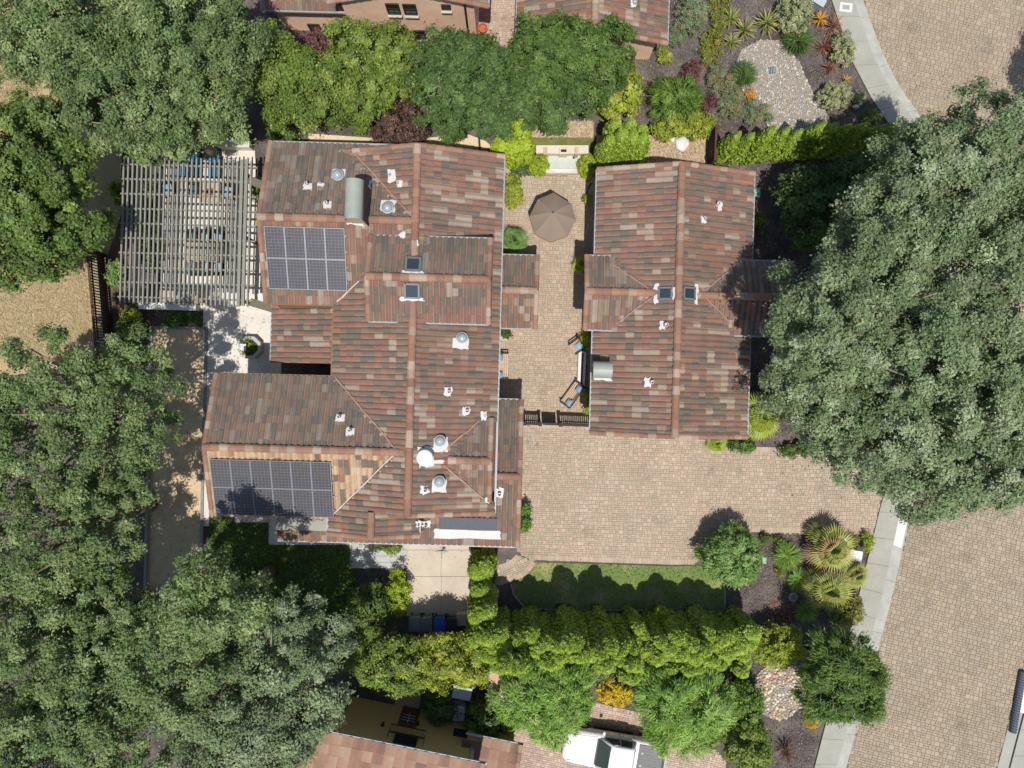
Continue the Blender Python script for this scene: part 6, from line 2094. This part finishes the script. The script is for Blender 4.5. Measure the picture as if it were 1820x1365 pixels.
drain('round concrete drain cover in the reddish bark by the palms', 1410, 1061, .26)
drain('small round drain set in the driveway near the house corner', 938, 787, .13)
drain('square drain in the middle of the pale cobble ring', 1390, 1228, .24, True)
drain('dark round valve cover in the middle of the long pebble bed', 1372, 125, .36)
drain('small pale irrigation lid by the curved paver path', 903, 996, .1)
drain('metal lid in the shade above the leaning trees north east of the guest house', 1496, 358, .3)
m = MB(); c = P(1503.5, 13, .1); m.box((c.x, c.y, .105), (.72, .52, .012), -.1)
up = thing('utility_plate', 'rectangular pale utility plate set into the curved sidewalk', 'utility plate', (c.x, c.y, .1)); obj('plate', m, M_WHITE, up)
m = MB(); m.box((c.x, c.y, .114), (.4, .26, .008), -.1); obj('cover', m, M_CONC, up)
c = P(1452, 4, .3); t = thing('grey_bench_box', 'grey metal box at the frame top by the curved sidewalk', 'metal box', (c.x, c.y, 0))
m = MB(); m.box((c.x, c.y, .25), (.8, .38, .5), -.55); obj('body', m, M_GREYMETAL, t)
m = MB(); m.box((c.x, c.y, .515), (.86, .44, .04), -.55); obj('lid', m, surf('ac_grey'), t)
c = P(1524, 186, .3); t = thing('garden_ornament', 'pale blue white bird shaped ornament beside the smallest grey shrub', 'ornament', (c.x, c.y, 0))
M_PALE = surf('pale_glaze', A(214, 226, 240), .4, .05, 6)
m = MB(); m.ball((c.x - .05, c.y - .08, .2), (.2, .13, .17), 12, 8); obj('body', m, M_PALE, t, True)
m = MB(); m.ball((c.x + .13, c.y + .04, .36), (.1, .09, .09), 10, 7); obj('head', m, M_PALE, t, True)
m = MB(); m.cyl((c.x, c.y - .03, -.02), .16, .12, .1, 12); obj('base', m, M_CONC, t)
# ribbed tube on the far kerb
tb = thing('ribbed_tube', 'dark grey ribbed tube lying along the far kerb', 'tube', P(1808, 1246))
m = MB()
a, b = P(1818, 1193, .15), P(1799.5, 1302, .15)
pts, rr = [], []
for k in range(73):
    pts.append(a.lerp(b, k / 72)); rr.append(.2 if k % 3 else .165)
m.tube(pts, rr, 12); obj('tube', m, surf('ribbed_grey', A(96, 100, 112), .7, .1, 5), tb)
m = MB(); m.prism(PP([(1816, 1222), (1845, 1222), (1845, 1272), (1808, 1266)], .12), .112, .116); obj('paint_patch', m, M_WHITE, walk2)
hs = MB(); q = [P(x, y, .03) for x, y in ((911, 1036), (914, 1052), (921, 1066), (930, 1076))]; hs.tube(q, .02, 6)
tag(obj('garden_hose', hs, surf('hose_tan', A(190, 176, 150), .7, .1, 6)), 'thin pale garden hose in the shade at the lawn corner', 'hose')
fp2 = thing('terracotta_pot', 'orange terracotta pot by the corner of the brown house', 'pot', P(858, 50))
c = P(858, 50, .4); c.z = 0
m = MB(); m.lathe(c, [(.001, .01), (.17, .01), (.25, .42), (.28, .42), (.28, .48), (.22, .48), (.2, .36), (.001, .36)], 18); obj('pot', m, surf('terracotta', A(196, 108, 78), .8, .1, 6), fp2)

# ------------------------------------------------------------------ the white pickup
nose, tail = P(999, 1321, .9), P(1183, 1353, .9)
ax = (tail - nose); TL = 5.75; ang = math.atan2(ax.y, ax.x)
mid = (nose + tail) / 2; mid.z = 0.02
pk = thing('pickup_truck', 'white crew cab pickup with a grey bed cover, cut by the frame bottom', 'pickup truck', mid)
RT = Matrix.Rotation(ang, 3, 'Z')
TP = lambda x, y, z: mid + RT @ Vector((x, y, z))      # x runs from nose (-) to tail (+)


def loft(secs, close=True):
    """secs: list of (x, [(y, z) ...]) half sections from the middle top down; mirrored"""
    m = MB(); vs = []; k = None
    for x, hp in secs:
        ring = [(y, z) for y, z in hp] + [(-y, z) for y, z in hp[::-1] if y > 1e-6]
        k = len(ring); vs += [TP(x, y, z) for y, z in ring]
    fs = []
    for i in range(len(secs) - 1):
        for j in range(k): fs.append((i * k + j, i * k + (j + 1) % k, (i + 1) * k + (j + 1) % k, (i + 1) * k + j))
    if close: fs += [tuple(range(k))[::-1], tuple(range((len(secs) - 1) * k, len(secs) * k))]
    m.add(vs, fs)
    return m


def hull(w, zt, crown, zb=.42):
    return [(0, zt + crown), (w * .5, zt + crown * .8), (w * .82, zt + crown * .25), (w * .95, zt - .06), (w, zt - .25), (w, zb + .2), (w * .94, zb)]


secs = [(-2.86, hull(.55, .92, .0, .5)), (-2.80, hull(.74, .98, .03, .45)), (-2.66, hull(.88, 1.03, .05)), (-2.3, hull(.96, 1.07, .07)), (-1.6, hull(.98, 1.11, .07)), (-1.12, hull(.985, 1.13, .04)), (-.9, hull(.985, 1.13, .0)), (1.02, hull(.985, 1.12, 0)), (1.04, hull(.985, 1.12, 0)), (2.7, hull(.975, 1.12, 0)), (2.86, hull(.93, 1.1, 0))]
obj('body', loft(secs), M_CARPAINT, pk, True)
def cab(w, wt, zt, crown, zb=1.08): return [(0, zt + crown), (wt * .6, zt + crown * .7), (wt * .93, zt - .01), (wt, zt - .06), (w, zb)]
obj('cab_roof', loft([(-1.02, cab(.86, .78, 1.16, .02)), (-.32, cab(.88, .73, 1.72, .04)), (0.0, cab(.88, .73, 1.8, .05)), (.7, cab(.88, .73, 1.79, .05)), (.92, cab(.87, .73, 1.7, .04)), (1.12, cab(.86, .76, 1.2, .02))]), M_CARPAINT, pk, True)
GL = glass_mat('car_glass', (.012, .02, .02), .05, .6)
def quad(name, pts, mat, off=.012, parent=pk):
    m = MB(); P4 = [TP(*p) for p in pts]
    n = (P4[1] - P4[0]).cross(P4[-1] - P4[0]).normalized()
    c = sum(P4, Vector()) / len(P4)
    if n.dot(c - TP(0, 0, 1.0)) < 0: n = -n; P4 = P4[::-1]
    k = len(P4)
    m.add([p + n * off for p in P4] + [p - n * .03 for p in P4], [tuple(range(k))] + [(k + i, k + (i + 1) % k, (i + 1) % k, i) for i in range(k)])
    return obj(name, m, mat, parent)
ws = quad('windshield', [(-.985, -.74, 1.20), (-.985, .74, 1.20), (-.36, .63, 1.71), (-.36, -.63, 1.71)], glass_mat('windshield_glass', (.05, .07, .065), .06, .7), .02)
m = MB(); m.beam(TP(-1.02, -.7, 1.19), TP(-1.02, .7, 1.19), .1, .05); obj('wiper_cowl', m, M_BLACK, pk)
quad('rear_window', [(1.10, -.6, 1.3), (1.10, .6, 1.3), (.95, .58, 1.66), (.95, -.58, 1.66)], GL)
for s in (-1, 1):
    quad('side_window', [(-.72, s * .865, 1.2), (.13, s * .87, 1.2), (.13, s * .775, 1.68), (-.26, s * .775, 1.66)], GL, .03)
    quad('side_window', [(.2, s * .87, 1.2), (.86, s * .86, 1.2), (.78, s * .775, 1.66), (.2, s * .775, 1.68)], GL, .03)
    for x in (-.35, .5):
        m = MB(); m.box(TP(x, s * .995, 1.0), (.16, .03, .035), ang); obj('door_handle', m, M_CARPAINT, pk)
    m = MB(); m.ball(TP(-.78, s * 1.1, 1.2), (.09, .13, .1), 10, 6); obj('mirror', m, M_CARPAINT, pk, True)
    m = MB(); m.beam(TP(-1.2, s * 1.0, .4), TP(1.0, s * 1.0, .4), .14, .06); obj('running_board', m, M_BLACK, pk)
    quad('headlight', [(-2.72, s * .62, 1.03), (-2.6, s * .86, 1.0), (-2.42, s * .92, 1.0), (-2.5, s * .72, 1.06)], surf('lamp_glass', (.5, .52, .55), .15, 0), .02)
    m = MB(); m.box(TP(2.84, s * .86, .95), (.1, .14, .32), ang); obj('tail_light', m, surf('red_lens', (.3, .015, .012), .2, 0), pk)
    for x in (-1.85, 1.75):
        ty = MB(); c = TP(x, s * .86, .38)
        ya = RT @ Vector((0, 1, 0))
        ty.tube([c - ya * .13, c - ya * .12, c + ya * .12, c + ya * .13], [.34, .38, .38, .34], 22); w_ = obj('wheel', ty, M_RUBBER, pk)
        rm = MB(); rm.tube([c + ya * s * .12, c + ya * s * .14], [.24, .2], 16); obj('rim', rm, M_GREYMETAL, w_)
m = MB()
for k in range(10): m.box(TP(1.98, -.72 + k * .16, 1.145), (1.36, .152, .05), ang)
obj('bed_cover', m, surf('bed_cover_grey', A(132, 130, 128), .7, .1, 6), pk)
for x in (1.5, 2.45):
    for y in (-.35, .35):
        m = MB(); m.cyl(TP(x, y, 1.168), .06, .06, .02, 10); obj('tie_down', m, M_GREYMETAL, pk)
m = MB(); m.box(TP(2.74, 0, 1.14), (.14, 1.5, .04), ang); obj('bed_gap', m, M_BLACK, pk)
m = MB(); m.box(TP(2.86, 0, .62), (.12, 1.8, .2), ang); obj('rear_bumper', m, M_GREYMETAL, pk)
m = MB(); m.box(TP(-2.84, 0, .62), (.1, 1.3, .2), ang); obj('front_bumper', m, M_BLACK, pk)

M_SEAM = surf('panel_gap', (.05, .05, .05), .8, 0)
m = MB()
for s in (-1, 1):
    m.beam(TP(-2.55, s * .72, 1.085), TP(-1.06, s * .8, 1.145), .012, .02)
    for x in (-.82, .16, .98): m.beam(TP(x, s * .992, .62), TP(x, s * .992, 1.1), .012, .014)
m.beam(TP(1.03, -.9, 1.13), TP(1.03, .9, 1.13), .03, .03)
obj('panel_gap', m, M_SEAM, pk)
m = MB(); m.box(TP(-.62, 0, 1.3), (.35, 1.3, .06), ang); m.box(TP(-.35, .38, 1.28), (.12, .4, .3), ang); m.box(TP(-.35, -.38, 1.28), (.12, .4, .3), ang)
obj('dashboard', m, M_GREYMETAL, pk)
m = MB()
for s in (-1, 1): m.beam(TP(-.9, s * .35, 1.25), TP(-.86, s * .35 + .55 * .9, 1.27), .02, .012)
obj('wiper', m, M_BLACK, pk)
